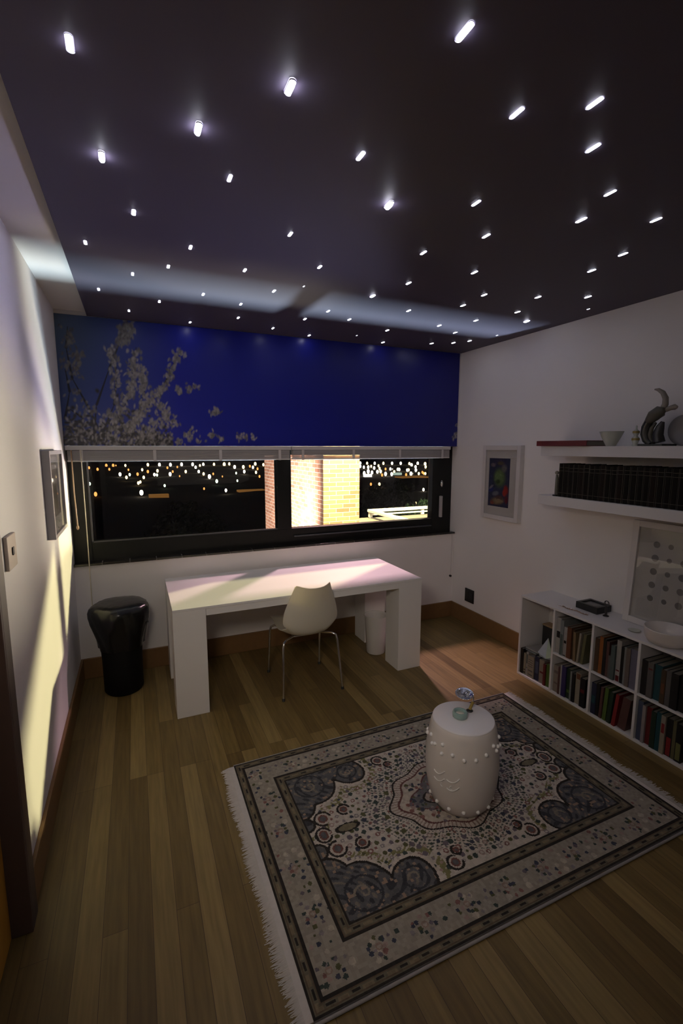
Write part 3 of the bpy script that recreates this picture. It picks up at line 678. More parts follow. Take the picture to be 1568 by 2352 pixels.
# silver dish on a bent arm at the far rim
c = (1.930, -2.150, TZ)
t = thing('dish_lamp', 'small silver dish on a bent arm standing at the far rim of the white stool', 'ornament', c)
MB().lathe([(0.016, 0.0), (0.017, 0.003), (0.010, 0.007), (0.0, 0.008)], c, 20).build('base', 'dark', t)
MB().tube([(c[0], c[1], TZ+0.006), (c[0]+0.014, c[1]+0.006, TZ+0.020), (c[0]+0.030, c[1]+0.013, TZ+0.034)], 0.0075, 10).build('lower_arm', 'brass', t)
MB().tube([(c[0]+0.030, c[1]+0.013, TZ+0.034), (c[0]+0.040, c[1]+0.022, TZ+0.052), (c[0]+0.038, c[1]+0.038, TZ+0.070), (c[0]+0.018, c[1]+0.048, TZ+0.080), (c[0]-0.004, c[1]+0.046, TZ+0.072)], 0.0035, 8).build('upper_arm', 'chrome', t)
rows = []; dc = Vector((c[0]-0.004, c[1]+0.040, TZ+0.062)); ax = Vector((-0.10, -0.16, 0.98)).normalized(); e1 = ax.cross(Vector((0, 0, 1))).normalized(); e2 = ax.cross(e1)
for (r, zz) in ((0.0, -0.004), (0.018, -0.002), (0.034, 0.004), (0.044, 0.012), (0.046, 0.014), (0.044, 0.0155), (0.034, 0.007), (0.018, 0.001), (0.0, -0.001)):
    rows.append([tuple(dc+ax*zz+e1*r*math.cos(2*PI*j/36)+e2*r*math.sin(2*PI*j/36)) for j in range(36)])
MB().grid(rows, True).build('dish', 'silver', t)

# ------------------------------------------------------------------ floating shelves on the right wall
SX = W-0.25
for (z0, z1, lab) in ((1.708, 1.777, 'upper of the two white floating shelves, with the red book on it'), (1.352, 1.420, 'lower of the two white floating shelves, holding dark volumes')):
    tag(MB().box(SX, W-0.0005, -3.10, -1.31, z0, z1).build('floating_shelf', 'shelf', loc=(W-0.12, -2.2, z0), bevel=0.002), lab, 'shelf', 'floating shelves on the right wall')
# red book lying on the upper shelf
t = thing('book', 'large red book lying flat at the left end of the upper floating shelf', 'book', (3.30, -1.5, 1.7775))
MB().box(3.185, 3.43, -1.705, -1.285, 1.7778, 1.7815).box(3.185, 3.43, -1.705, -1.285, 1.8105, 1.8145).box(3.180, 3.186, -1.705, -1.285, 1.7778, 1.8145).build('cover', 'redcover', t, bevel=0.0015)
MB().box(3.187, 3.425, -1.700, -1.290, 1.7818, 1.8102).build('pages', 'page', t)
c = (3.285, -1.800, 1.7772)
tag(MB().lathe([(0.0, 0.004), (0.026, 0.0), (0.030, 0.004), (0.036, 0.018), (0.055, 0.055), (0.070, 0.090), (0.0705, 0.094), (0.067, 0.094), (0.050, 0.055), (0.030, 0.016), (0.0, 0.013)], c, 36, caps=False).build('bowl', 'celadon', loc=c), 'pale green flared bowl between the red book and small bottle on the upper shelf', 'bowl')
c = (3.33, -1.932, 1.7772)
t = thing('bottle', 'small pale bottle with two amber bands beside the bowl on the upper shelf', 'bottle', c)
MB().lathe([(0.016, 0.0), (0.020, 0.004), (0.013, 0.012), (0.021, 0.035), (0.021, 0.050), (0.010, 0.062), (0.018, 0.080), (0.018, 0.092), (0.006, 0.104), (0.005, 0.125), (0.0, 0.128)], c, 24).build('bottle_body', 'celadon', t)
for zz in (0.042, 0.086): MB().lathe([(0.0222 if zz < .06 else 0.0195, zz-0.007), (0.0225 if zz < .06 else 0.0198, zz), (0.0222 if zz < .06 else 0.0195, zz+0.007)], c, 24, caps=False).build('amber_band', 'amber', t)
# horn sculpture
c = (3.32, -2.07, 1.7772)
t = thing('horn_sculpture', 'dark curled horn sculpture with pale upright tip on the upper shelf', 'sculpture', c)
def hp(y, z, x=3.32): return (x, y, z)
MB().box(3.25, 3.39, -2.145, -2.000, 1.7774, 1.790).build('plinth', 'horndark', t, bevel=0.003)
MB().tube([hp(-2.035, 1.789), hp(-2.008, 1.815), hp(-1.996, 1.85), hp(-1.998, 1.89), hp(-2.016, 1.928), hp(-2.046, 1.958), hp(-2.080, 1.978)], [0.020, 0.024, 0.026, 0.026, 0.026, 0.030, 0.030], 14).build('outer_curl', 'horndark', t)
MB().tube([hp(-2.016, 1.925, 3.305), hp(-2.050, 1.955, 3.30), hp(-2.085, 1.980, 3.30), hp(-2.110, 1.985, 3.30)], [0.020, 0.036, 0.034, 0.016], 14).build('knuckle', 'horn', t)
MB().tube([hp(-2.055, 1.791), hp(-2.035, 1.81), hp(-2.026, 1.845), hp(-2.033, 1.885), hp(-2.056, 1.915)], [0.010, 0.013, 0.014, 0.012, 0.007], 10).build('inner_curl', 'horn', t)
MB().tube([hp(-2.082, 1.800), hp(-2.072, 1.845), hp(-2.083, 1.89), hp(-2.095, 1.92)], [0.034, 0.030, 0.022, 0.010], 14).build('core', 'horndark', t)
MB().tube([hp(-2.085, 1.985), hp(-2.100, 2.02), hp(-2.098, 2.055), hp(-2.080, 2.088), hp(-2.052, 2.108), hp(-2.030, 2.112)], [0.018, 0.017, 0.016, 0.014, 0.010, 0.004], 12).build('tip', 'palehorn', t)
MB().tube([hp(-2.105, 1.985), hp(-2.130, 1.996), hp(-2.155, 2.000), hp(-2.168, 1.998)], [0.012, 0.014, 0.017, 0.008], 10).build('side_spur', 'palehorn', t)
c2 = (3.405, -2.170, 1.8687)
m = MB(); rows = []
for (r, d_) in ((0.0, 0.0), (0.030, 0.001), (0.034, 0.004), (0.070, 0.010), (0.088, 0.016), (0.090, 0.014), (0.070, 0.004), (0.0, -0.006)):
    rows.append([(c2[0]-d_+0.006, c2[1]+r*math.cos(2*PI*j/40), c2[2]+r*math.sin(2*PI*j/40)) for j in range(40)])
m.grid(rows, True)
tag(m.build('plate', 'plate', loc=(c2[0], c2[1], 1.7772)), 'round pale grey plate standing on edge behind the dark horn sculpture', 'plate')
# encyclopaedia volumes on the lower shelf
y = -1.462; k = 0; rn = random.Random(2)
while y > -2.62:
    th_ = 0.0385+rn.uniform(-0.003, 0.004); hh = 0.232+rn.uniform(-0.002, 0.004); k += 1
    lt = 'leather2' if k in (5, 9, 12, 17) else 'leather'
    t = thing('book', f'{"dark brown" if lt == "leather2" else "black"} leather volume, {ORD[k-1]} from the left on the lower floating shelf', 'book', (3.33, y-th_/2, 1.4202), 'matching leather volumes on the lower shelf')
    x0 = 3.222+rn.uniform(-0.002, 0.002); m = MB(); n_ = 6
    for sgn in (0, 1):
        yy = y-0.0025 if sgn == 0 else y-th_
        m.box(x0+0.006, x0+0.165, yy, yy+0.0025, 1.4205, 1.4205+hh)
    arc = [(x0+0.006-0.007*math.sin(PI*i/n_), y-th_*i/n_) for i in range(n_+1)]
    m.grid([[(a, b, 1.4205) for a, b in arc], [(a, b, 1.4205+hh) for a, b in arc]], flip=True)
    m.build('cover', lt, t)
    MB().box(x0+0.004, x0+0.160, y-th_+0.003, y-0.003, 1.4225, 1.4205+hh-0.004).build('pages', 'page', t)
    for (fz, hz) in ((0.78, 0.0016), (0.88, 0.0016), (0.12, 0.0016)):
        z = 1.4205+hh*fz; MB().grid([[(a-0.0006, b, z-hz) for a, b in arc], [(a-0.0006, b, z+hz) for a, b in arc]], flip=True).build('gilt_band', 'gilt', t)
    y -= th_+0.0012
t = thing('bookend', 'small pale figure bookend at the left end of the dark volumes', 'bookend', (3.24, -1.44, 1.4202))
MB().box(3.215, 3.275, -1.460, -1.425, 1.4203, 1.430).build('foot', 'horndark', t, bevel=0.002)
MB().tube([(3.235, -1.447, 1.43), (3.235, -1.440, 1.47), (3.235, -1.444, 1.53), (3.235, -1.438, 1.575)], [0.016, 0.011, 0.013, 0.007], 10).build('figure', 'horn', t)
MB().ball((3.232, -1.440, 1.588), 0.014).build('head', 'palehorn', t)

# ------------------------------------------------------------------ pictures
def framed(name, label, y0, y1, z0, z1, fw, depth, fm, mount, win, img, side=1, glass=True):
    """picture hung on the right wall (side 1) or the left wall (side -1)"""
    xw = W if side > 0 else 0.0; s_ = -1 if side > 0 else 1
    t = thing(name, label, 'picture', (xw+s_*0.001, (y0+y1)/2, z0))
    X = lambda d_: xw+s_*d_
    m = MB()
    m.box(X(0.001), X(depth), y0, y0+fw, z0, z1).box(X(0.001), X(depth), y1-fw, y1, z0, z1).box(X(0.001), X(depth), y0+fw, y1-fw, z0, z0+fw).box(X(0.001), X(depth), y0+fw, y1-fw, z1-fw, z1)
    m.build('frame', fm, t, bevel=0.0015)
    wy0, wy1, wz0, wz1 = win; a, b = X(depth-0.014), X(depth-0.018); m = MB()
    m.box(a, b, y0+fw, wy0, z0+fw, z1-fw).box(a, b, wy1, y1-fw, z0+fw, z1-fw).box(a, b, wy0, wy1, z0+fw, wz0).box(a, b, wy0, wy1, wz1, z1-fw)
    m.build('mount', mount, t)
    print_sheet('print', t, (X(depth-0.0175), wy1 if side > 0 else wy0, wz0), (0, (wy0-wy1) if side > 0 else (wy1-wy0), 0), (0, 0, wz1-wz0), img, M['art'])
    if glass: MB().box(X(depth-0.008), X(depth-0.0065), y0+fw, y1-fw, z0+fw, z1-fw).build('glass', 'picglass', t)
    return t
def art_colour():
    rn = random.Random(4); h, w = 110, 68; img = np.empty((h, w, 3)); img[:] = (0.035, 0.04, 0.09)
    for (x, y, rx, ry, c_, a) in ((0.5, 0.92, 0.35, 0.10, (0.05, 0.04, 0.09), 0), (0.55, 0.90, 0.2, 0.05, (0.12, 0.10, 0.05), 0), (0.18, 0.86, 0.14, 0.05, (0.22, 0.17, 0.18), 0), (0.52, 0.60, 0.34, 0.24, (0.11, 0.17, 0.06), 0.2),
                              (0.50, 0.62, 0.26, 0.16, (0.15, 0.23, 0.09), 0.4), (0.45, 0.52, 0.14, 0.06, (0.04, 0.07, 0.02), 0.2), (0.72, 0.80, 0.16, 0.10, (0.16, 0.15, 0.14), 0.3), (0.84, 0.36, 0.13, 0.12, (0.32, 0.02, 0.015), 0.2),
                              (0.78, 0.30, 0.12, 0.09, (0.38, 0.03, 0.02), 0), (0.88, 0.16, 0.10, 0.10, (0.12, 0.01, 0.02), 0), (0.12, 0.34, 0.16, 0.06, (0.03, 0.035, 0.20), 0.3), (0.13, 0.40, 0.16, 0.035, (0.26, 0.24, 0.28), 0.6),
                              (0.35, 0.27, 0.20, 0.06, (0.20, 0.21, 0.24), 0.2), (0.45, 0.12, 0.38, 0.10, (0.22, 0.16, 0.08), 0.1), (0.50, 0.13, 0.26, 0.06, (0.30, 0.24, 0.14), 0), (0.55, 0.20, 0.22, 0.05, (0.10, 0.05, 0.05), 0), (0.2, 0.07, 0.12, 0.05, (0.28, 0.08, 0.05), 0)):
        splat(img, x*w, y*h, rx*w, ry*h*1.0, c_, a, 0.5)
    for i in range(160):
        x, y = rn.random()*w, rn.random()*h; b = img[int(y), int(x)]*rn.uniform(0.6, 1.5); splat(img, x, y, rn.uniform(1, 5), rn.uniform(1, 3), b, rn.uniform(0, 3), 0.8)
    return img
framed('picture', 'small white-framed colourful abstract print on the right wall near the window', -0.905, -0.445, 1.125, 1.785, 0.040, 0.045, 'whiteframe', 'mount', (-0.780, -0.520, 1.24, 1.672), art_colour())
def art_left():
    h, w = 60, 40; img = np.empty((h, w, 3)); img[:] = (0.30, 0.27, 0.24)
    for (x, y, rx, ry, c_) in ((0.5, 0.5, 0.30, 0.42, (0.05, 0.045, 0.04)), (0.5, 0.3, 0.2, 0.2, (0.12, 0.10, 0.07)), (0.45, 0.68, 0.15, 0.1, (0.20, 0.16, 0.12)), (0.6, 0.2, 0.12, 0.1, (0.22, 0.18, 0.10))): splat(img, x*w, y*h, rx*w, ry*h, c_, 0.2, 0.5)
    return img
framed('picture', 'narrow silver-framed picture under glass on the left wall above the yellow streak', -0.955, -0.47, 1.262, 1.748, 0.022, 0.040, ['greyframe'], 'mount', (-0.83, -0.60, 1.37, 1.64), art_left(), -1)
# light switch
t = thing('light_switch', 'beige square light switch on the left wall beside the door', 'switch', (0.001, -1.80, 1.32))
MB().box(0.0005, 0.014, -1.868, -1.738, 1.312, 1.440).build('switch_plate', 'switch', t, bevel=0.003)
MB().box(0.0145, 0.0185, -1.812, -1.790, 1.362, 1.392).build('rocker', 'dark', t, bevel=0.001)
# wall sockets
t = thing('wall_socket', 'black double wall socket low on the right wall near the corner', 'socket', (W-0.001, -0.285, 0.23))
MB().box(W-0.012, W-0.0005, -0.352, -0.222, 0.232, 0.366).build('socket_plate', 'dark', t, bevel=0.003)
for yy in (-0.318, -0.256): MB().box(W-0.0155, W-0.0122, yy-0.022, yy+0.022, 0.26, 0.338).build('socket_insert', 'rubber', t, bevel=0.001)
t = thing('cable_outlet', 'tiny dark cable knob with thin white wire on the wall right of the desk', 'cable outlet', (3.417, -0.001, 0.436))
MB().tube([(3.415, -0.0005, 0.436), (3.415, -0.016, 0.436)], 0.012, 14).build('knob', 'dark', t)
MB().tube([(3.424, -0.004, 0.875), (3.424, -0.004, 0.6), (3.418, -0.004, 0.448)], 0.0025, 6).build('wire', 'whiteframe', t)

# ------------------------------------------------------------------ cube shelf and books
BX = W-0.3167; BH = 0.638; bt_ = 0.016
divs = [-1.2636-bt_/2-0.31*i for i in range(6)]
t = thing('cube_shelf', 'long low white cube bookshelf against the right wall', 'bookshelf', (W-0.16, (divs[0]+divs[-1])/2, 0))
BR = W-bt-0.0005
MB().box(BX, W-0.0005, divs[-1]-bt_/2, divs[0]+bt_/2, BH-bt_, BH).build('top_panel', 'shelf', t, bevel=0.001)
MB().box(BX, BR, divs[-1]-bt_/2, divs[0]+bt_/2, 0.0, bt_).build('bottom_panel', 'shelf', t, bevel=0.001)
MB().box(BR-0.006, BR, divs[-1], divs[0], bt_, BH-bt_).build('back_panel', 'shelf', t)
for y in divs: MB().box(BX, BR-0.006, y-bt_/2, y+bt_/2, bt_, BH-bt_).build('divider', 'shelf', t, bevel=0.001)
for i in range(1, 5): MB().box(BX+0.001, BR-0.006, divs[i+1]+bt_/2, divs[i]-bt_/2, 0.296, 0.310).build('inner_shelf', 'shelf', t, bevel=0.001)
BCOL = {'white': (0.55, 0.52, 0.50), 'cream': (0.46, 0.40, 0.31), 'pale grey': (0.30, 0.32, 0.33), 'rust brown': (0.20, 0.075, 0.035), 'tan': (0.32, 0.22, 0.12), 'olive': (0.17, 0.16, 0.08), 'beige': (0.36, 0.30, 0.25), 'black': (0.014, 0.013, 0.014),
        'indigo': (0.05, 0.035, 0.16), 'dark green': (0.025, 0.05, 0.03), 'brown': (0.10, 0.055, 0.03), 'orange': (0.38, 0.13, 0.03), 'dark red': (0.18, 0.018, 0.022), 'grey': (0.15, 0.14, 0.14), 'teal grey': (0.12, 0.16, 0.16), 'taupe': (0.22, 0.17, 0.15),
        'lavender': (0.20, 0.19, 0.27), 'navy': (0.025, 0.03, 0.075), 'moss green': (0.12, 0.20, 0.04), 'red': (0.33, 0.03, 0.035), 'dark teal': (0.02, 0.09, 0.11), 'slate blue': (0.10, 0.12, 0.20), 'burgundy': (0.14, 0.06, 0.055), 'pink white': (0.46, 0.40, 0.41), 'yellow green': (0.24, 0.25, 0.09)}
for k, v in BCOL.items(): M['bk_'+k] = mat('book_cover_'+k.replace(' ', '_'), tuple(0.55*q_ for q_ in v), 0.55, spec=0.3, noise=0.12, nscale=50)
def book(y, z0, th_, hh, dep, col, label, group, lean=0.0, mark=None, xf=0.012):
    """upright book, spine towards the room; y is its left edge, going towards the camera"""
    x0 = BX+xf; x1 = min(x0+dep, BR-0.008)
    t = thing('book', label, 'book', ((x0+x1)/2, y-th_/2, z0), group)
    piv = Vector((0, y if lean > 0 else y-th_, z0)); R = Matrix.Translation(piv) @ Matrix.Rotation(lean, 4, 'X') @ Matrix.Translation(-piv)
    # keep the lowest corner on the shelf when leaning
    low = min((R @ Vector((0, yy, z0))).z for yy in (y, y-th_)); R = Matrix.Translation((0, 0, z0-low+0.0004)) @ R
    ct = min(0.0025, th_*0.2)
    m = MB().box(x0, x1, y-ct, y, z0, z0+hh, 0, R).box(x0, x1, y-th_, y-th_+ct, z0, z0+hh, 0, R).box(x0, x0+ct, y-th_+ct, y-ct, z0, z0+hh, 0, R)
    m.build('cover', 'bk_'+col, t)
    MB().box(x0+ct+0.0002, x1-0.003, y-th_+ct+0.0002, y-ct-0.0002, z0+0.003, z0+hh-0.004, 0, R).build('pages', 'page', t)
    if mark:
        g = MB()
        for (a, b) in mark[1]: g.box(x0-0.0008, x0-0.0001, y-th_+0.15*th_, y-0.15*th_, z0+hh*a, z0+hh*b, 0, R)
        g.build('spine_label', 'bk_'+mark[0], t)
CELLS = {
 'tall end compartment': (0, bt_, [(0.026, 0.20, 'black', 0, None), (0.022, 0.170, 'cream', 0, ('black', ((0.05, 0.12), (0.2, 0.24)))), (0.020, 0.188, 'white', 0, ('teal grey', ((0.3, 0.34), (0.5, 0.9)))), (0.060, 0.172, 'cream', 0, ('grey', ((0.10, 0.16), (0.28, 0.34), (0.5, 0.53), (0.6, 0.63), (0.7, 0.73), (0.8, 0.83)))),
                                 (0.040, 0.188, 'navy', 0, ('slate blue', ((0.3, 0.8),))), (0.046, 0.180, 'beige', 0, ('dark red', ((0.42, 0.5),))), (0.020, 0.165, 'dark red', 0, None), (0.030, 0.172, 'moss green', 0, None)]),
 'second upper compartment': (1, 0.3105, [(0.038, 0.262, 'white', 0, ('black', ((0.44, 0.62),))), (0.028, 0.255, 'pale grey', 0, ('teal grey', ((0.02, 0.6),))), (0.026, 0.215, 'white', 0, ('black', ((0.45, 0.54), (0.02, 0.05)))), (0.034, 0.225, 'rust brown', 0, None), (0.018, 0.220, 'brown', 0, None), (0.018, 0.205, 'tan', -0.03, None), (0.014, 0.215, 'cream', 0.07, None), (0.020, 0.218, 'olive', 0.09, None)]),
 'second lower compartment': (1, bt_, [(0.044, 0.200, 'beige', 0, ('taupe', ((0.3, 0.36), (0.7, 0.8)))), (0.014, 0.200, 'burgundy', 0, None), (0.012, 0.225, 'white', 0, None), (0.034, 0.225, 'indigo', 0, None), (0.036, 0.220, 'dark green', 0, ('moss green', ((0.2, 0.3),))), (0.012, 0.215, 'pale grey', 0, None), (0.022, 0.205, 'black', 0, None), (0.040, 0.225, 'cream', 0, ('rust brown', ((0.8, 0.97),))), (0.040, 0.205, 'black', 0, ('dark red', ((0.5, 0.62),)))]),
 'third upper compartment': (2, 0.3105, [(0.030, 0.230, 'brown', 0, None), (0.026, 0.250, 'orange', 0, None), (0.022, 0.245, 'black', 0, None), (0.018, 0.235, 'burgundy', 0, None), (0.014, 0.150, 'grey', 0, None), (0.026, 0.225, 'teal grey', 0, None), (0.030, 0.268, 'white', 0, ('dark red', ((0.0, 0.14), (0.25, 0.28)))), (0.022, 0.235, 'black', 0, None), (0.013, 0.245, 'pale grey', 0, None), (0.026, 0.245, 'taupe', 0, None), (0.048, 0.250, 'lavender', 0, None)]),
 'third lower compartment': (2, bt_, [(0.034, 0.215, 'navy', 0, ('dark teal', ((0.35, 0.6),))), (0.022, 0.225, 'black', 0, None), (0.018, 0.215, 'burgundy', 0.03, None), (0.024, 0.225, 'moss green', 0.05, None), (0.026, 0.215, 'dark green', 0.07, None), (0.022, 0.220, 'red', 0.10, None), (0.050, 0.215, 'burgundy', 0.12, None)]),
 'fourth upper compartment': (3, 0.3105, [(0.038, 0.215, 'black', 0, None), (0.032, 0.215, 'grey', 0, ('dark red', ((0.8, 0.84),))), (0.042, 0.215, 'dark teal', 0, None), (0.026, 0.205, 'brown', 0, ('rust brown', ((0.3, 0.6),))), (0.026, 0.210, 'grey', 0, None), (0.040, 0.210, 'black', 0, None), (0.030, 0.21, 'black', 0, None)]),
 'fourth lower compartment': (3, bt_, [(0.030, 0.250, 'slate blue', 0, None), (0.018, 0.235, 'pink white', 0, None), (0.032, 0.235, 'dark red', 0, None), (0.028, 0.228, 'dark green', 0, None), (0.026, 0.238, 'dark teal', 0, None), (0.024, 0.232, 'cream', 0, ('red', ((0.55, 0.8),))), (0.034, 0.228, 'black', 0, ('red', ((0.02, 0.5),))), (0.018, 0.232, 'olive', 0, None), (0.034, 0.225, 'black', 0, ('yellow green', ((0.05, 0.5),)))]),
}
for cell, (ci, z0, books) in CELLS.items():
    y = divs[ci]-bt_/2-0.006
    grp = 'books in the cube shelf'
    rnb = random.Random(len(cell)*7+ci); seen = {}
    for bi, (th_, hh, col, lean, mk) in enumerate(books):
        if bi and abs(lean) > 0.0: y -= abs(hh*math.sin(lean))*0.35+0.001 if books[bi-1][3] != lean else 0.001
        book(y, z0+0.0005, th_, hh, rnb.uniform(0.15, 0.20), col, f'{col} book, {ORD[bi]} from the left in the {cell} of the cube shelf', grp, lean, mk, rnb.uniform(0.006, 0.022))
        y -= th_+0.0012
# things lying over the books of the tall compartment
yc = divs[0]-bt_/2
t = thing('storage_box', 'dark box with tan lid standing behind the books of the tall end compartment', 'box', (3.37, yc-0.15, bt_))
MB().box(3.352, BR-0.008, yc-0.285, yc-0.012, bt_+0.0005, 0.372).build('box_body', 'dark', t, bevel=0.002)
MB().box(3.350, BR-0.007, yc-0.287, yc-0.010, 0.3722, 0.384).build('lid', 'carton', t, bevel=0.001)
for k, (z, tl, colr, lab) in enumerate(((0.2062, 0.0, 'pale grey', 'lower of the thin pale booklets lying across the books in the tall end compartment'), (0.2172, 0.0, 'white', 'upper of the thin pale booklets lying across the books in the tall end compartment'))):
    tag(MB().box(BX+0.03+0.01*k, BX+0.19, yc-0.135-0.008*k, yc-0.018-0.004*k, z, z+0.010).build('booklet', 'bk_'+colr, loc=(BX+0.11, yc-0.08, z), bevel=0.001), lab, 'booklet', 'booklets lying on the books')
t = thing('ornament', 'pale blue triangular ornament lying on the books in the tall end compartment', 'ornament', (BX+0.07, yc-0.20, 0.206))
ap = (BX+0.085, yc-0.190, 0.355); b0 = [(BX+0.035, yc-0.145, 0.235), (BX+0.030, yc-0.225, 0.215), (BX+0.060, yc-0.262, 0.235), (BX+0.105, yc-0.225, 0.240), (BX+0.095, yc-0.150, 0.245)]
MB().add(b0+[ap], [(0, 1, 5), (4, 0, 5), (3, 4, 5)]).build('blue_face', 'sail', t); MB().add(b0+[ap], [(1, 2, 5), (2, 3, 5)]).build('green_face', 'sailgreen', t)
kb = [(p_[0]*0.75+0.25*(BX+0.065), p_[1]*0.75+0.25*(yc-0.20), 0.2075) for p_ in b0]
MB().add(b0+kb, [(i, (i+5), ((i+1) % 5)+5, (i+1) % 5) for i in range(5)]+[(9, 8, 7, 6, 5)]).build('hull', 'sail', t)

# ------------------------------------------------------------------ things on top of the cube shelf
z = BH+0.0004
t = thing('black_box', 'shallow black box with recessed grey panel on the cube shelf', 'box', (3.355, -1.72, z))
MB().box(3.280, 3.425, -1.800, -1.632, z, z+0.034).box(3.280, 3.425, -1.800, -1.775, z+0.034, z+0.046).box(3.280, 3.425, -1.655, -1.632, z+0.034, z+0.046).box(3.280, 3.303, -1.775, -1.655, z+0.034, z+0.046).box(3.402, 3.425, -1.775, -1.655, z+0.034, z+0.046).build('case', 'dark', t, bevel=0.002)
MB().box(3.304, 3.401, -1.774, -1.656, z+0.0342, z+0.037).build('inset_panel', 'inlay', t)
c = (3.315, -1.842, z)
t = thing('figurine', 'small dark metal figurine with loop head beside the black box', 'figurine', c)
MB().lathe([(0.019, 0.0), (0.019, 0.004), (0.006, 0.008)], c, 20).build('base', 'bronze', t)
MB().tube([(c[0], c[1], z+0.006), (c[0], c[1]+0.002, z+0.04), (c[0], c[1], z+0.072)], [0.006, 0.010, 0.006], 10).build('stem', 'bronze', t)
MB().tube([(c[0], c[1]+0.018*math.cos(a), z+0.088+0.018*math.sin(a)) for a in [2*PI*i/20 for i in range(20)]], 0.0026, 6, closed=True).tube([(c[0]+0.004, c[1]+0.003+0.010*math.cos(a), z+0.090+0.014*math.sin(a)) for a in [2*PI*i/16 for i in range(16)]], 0.002, 6, closed=True).build('loop_head', 'bronze', t)
m = MB(); pa, pb = Vector((3.196, -1.559, z)), Vector((3.213, -1.787, z)); rn = random.Random(6)
pts = [tuple(pa.lerp(pb, i/10)+Vector((0.006*math.sin(i*1.3), 0, 0.0016))) for i in range(11)]
t = thing('necklace', 'thin copper-coloured beaded necklace lying near the front edge of the cube shelf', 'necklace', tuple(pa.lerp(pb, 0.5)))
MB().tube(pts, 0.0015, 6).build('chain', 'bead', t)
for i in range(22):
    p_ = pa.lerp(pb, 0.14+0.84*i/21)+Vector((0.006*math.sin((0.14+0.84*i/21)*13), 0, 0)); r = rn.uniform(0.0032, 0.0052)
    m.ball((p_.x, p_.y, z+r), r, 8, 6)
m.build('beads', 'bead', t)
MB().ball((3.205, -1.655, z+0.007), 0.007, 10, 8, squash=(1, 1.4, 0.95)).build('pendant', 'silver', t)
c = (3.235, -2.094, z)
tag(MB().lathe([(0.0, 0.0), (0.018, 0.0), (0.032, 0.006), (0.034, 0.009), (0.031, 0.009), (0.018, 0.004), (0.0, 0.004)], c, 28, caps=False).build('dish', 'celadon', loc=c), 'tiny pale shallow dish in front of the large white bowl', 'dish')
c = (3.238, -2.285, z)
tag(MB().lathe([(0.0, 0.0), (0.082, 0.0), (0.098, 0.008), (0.112, 0.035), (0.117, 0.085), (0.117, 0.090), (0.111, 0.090), (0.104, 0.036), (0.088, 0.012), (0.0, 0.008)], c, 56, caps=False).build('bowl', 'ceramic', loc=c), 'large white low bowl on the cube shelf in front of the leaning print', 'bowl')
# leaning framed print of dots
lean = 0.055; fy0, fy1, fh, fw_ = -2.62, -1.925, 0.668, 0.040
R = Matrix.Translation((3.388, 0, z)) @ Matrix.Rotation(lean, 4, 'Y')
t = thing('picture', 'large white-framed print of grey dots leaning on the cube shelf', 'picture', (3.388, (fy0+fy1)/2, z))
m = MB()
for (a, b, c_, d_) in ((fy0, fy0+fw_, 0, fh), (fy1-fw_, fy1, 0, fh), (fy0+fw_, fy1-fw_, 0, fw_), (fy0+fw_, fy1-fw_, fh-fw_, fh)): m.box(-0.030, -0.002, a, b, c_, d_, 0, R)
m.build('frame', 'whiteframe', t, bevel=0.0015)
MB().box(-0.012, -0.008, fy0+fw_, fy1-fw_, fw_, fh-fw_, 0, R).build('mount', 'paper', t)
m = MB(); rn = random.Random(9)
for r_ in range(5):
    for c_ in range(6):
        yy = -2.076-0.0848*c_; zz = 0.530-0.0856*r_; rad = (0.0205 if (c_ % 2 == 0) else 0.0165)*rn.uniform(0.9, 1.1); n_ = 24
        ring = [tuple(R @ Vector((-0.0124, yy+rad*math.cos(2*PI*j/n_), zz+rad*math.sin(2*PI*j/n_)))) for j in range(n_)]
        m.add(ring, [tuple(range(n_))])
m.build('printed_dots', 'dot', t)
MB().box(-0.021, -0.0195, fy0+fw_, fy1-fw_, fw_, fh-fw_, 0, R).build('glass', 'picglass', t)

# ------------------------------------------------------------------ star lights in the ceiling
STARS = [(160,103,3),(666,201,4),(455,296,4),(233.5,360,4),(527.5,412,1),(307,490,2),(196,559,1),(437.5,570,1),(666.5,540,1),(386.5,614,1),(304.5,631,1),(562,622.5,1),(734,615,1),(697.5,659,0),(629,670,1),(226.5,666,1),(466.5,677.5,1),(366,694,1),
 (553,700,1),(296,715,1),(436.5,741.5,1),(547,731,1),(626.5,755,1),(700,734,1),(753.5,716,1),(710,771.5,1),(1066.5,76.5,3),(1186.5,262.5,2),(1365,240,2),(1361.5,342.5,2),(828,361,2),(893,471,4),(1400.5,446,1),(1093,469,1),(1334,507.5,2),(1505.5,507.5,1),
 (1116,544,1),(972,582.5,1),(1430,586,1),(1089,627.5,1),(1358,623.5,1),(938,652,1),(1111.5,679,1),(1235,684,1),(1349.5,683.5,1),(855.5,681,3),(1063,703,1),(1188,718,1),(1209,739,3),(1350.5,711,0),(938,715,1),(802,735,1),(1092.5,737.5,1),(1008.5,749,1),
 (1045,765,1),(889,760,1),(819,771.5,0),(879,787.5,1),(991,790,1),(1041,788.5,1),(1078,784,1),(1141,771,0)]
def star_led():
    rows = []; n_, m_ = 14, 6
    for i in range(m_+1):
        a = 0.5*PI*i/m_
        rows.append([(0.0064*math.cos(a)*math.cos(2*PI*j/n_), (0.0064*math.cos(a)*math.sin(2*PI*j/n_))+(0.0145 if math.sin(2*PI*j/n_) > 0 else -0.0145)*math.cos(a), -0.001-0.0055*math.sin(a)) for j in range(n_)])
    lens = MB().grid(rows, True, flip=True)
    bez = MB().grid([[(1.2*p[0], 1.12*p[1], zz) for p in rows[0]] for zz in (-0.0002, -0.0016)], True, flip=True)
    return lens, bez
lens_mb, bez_mb = star_led()
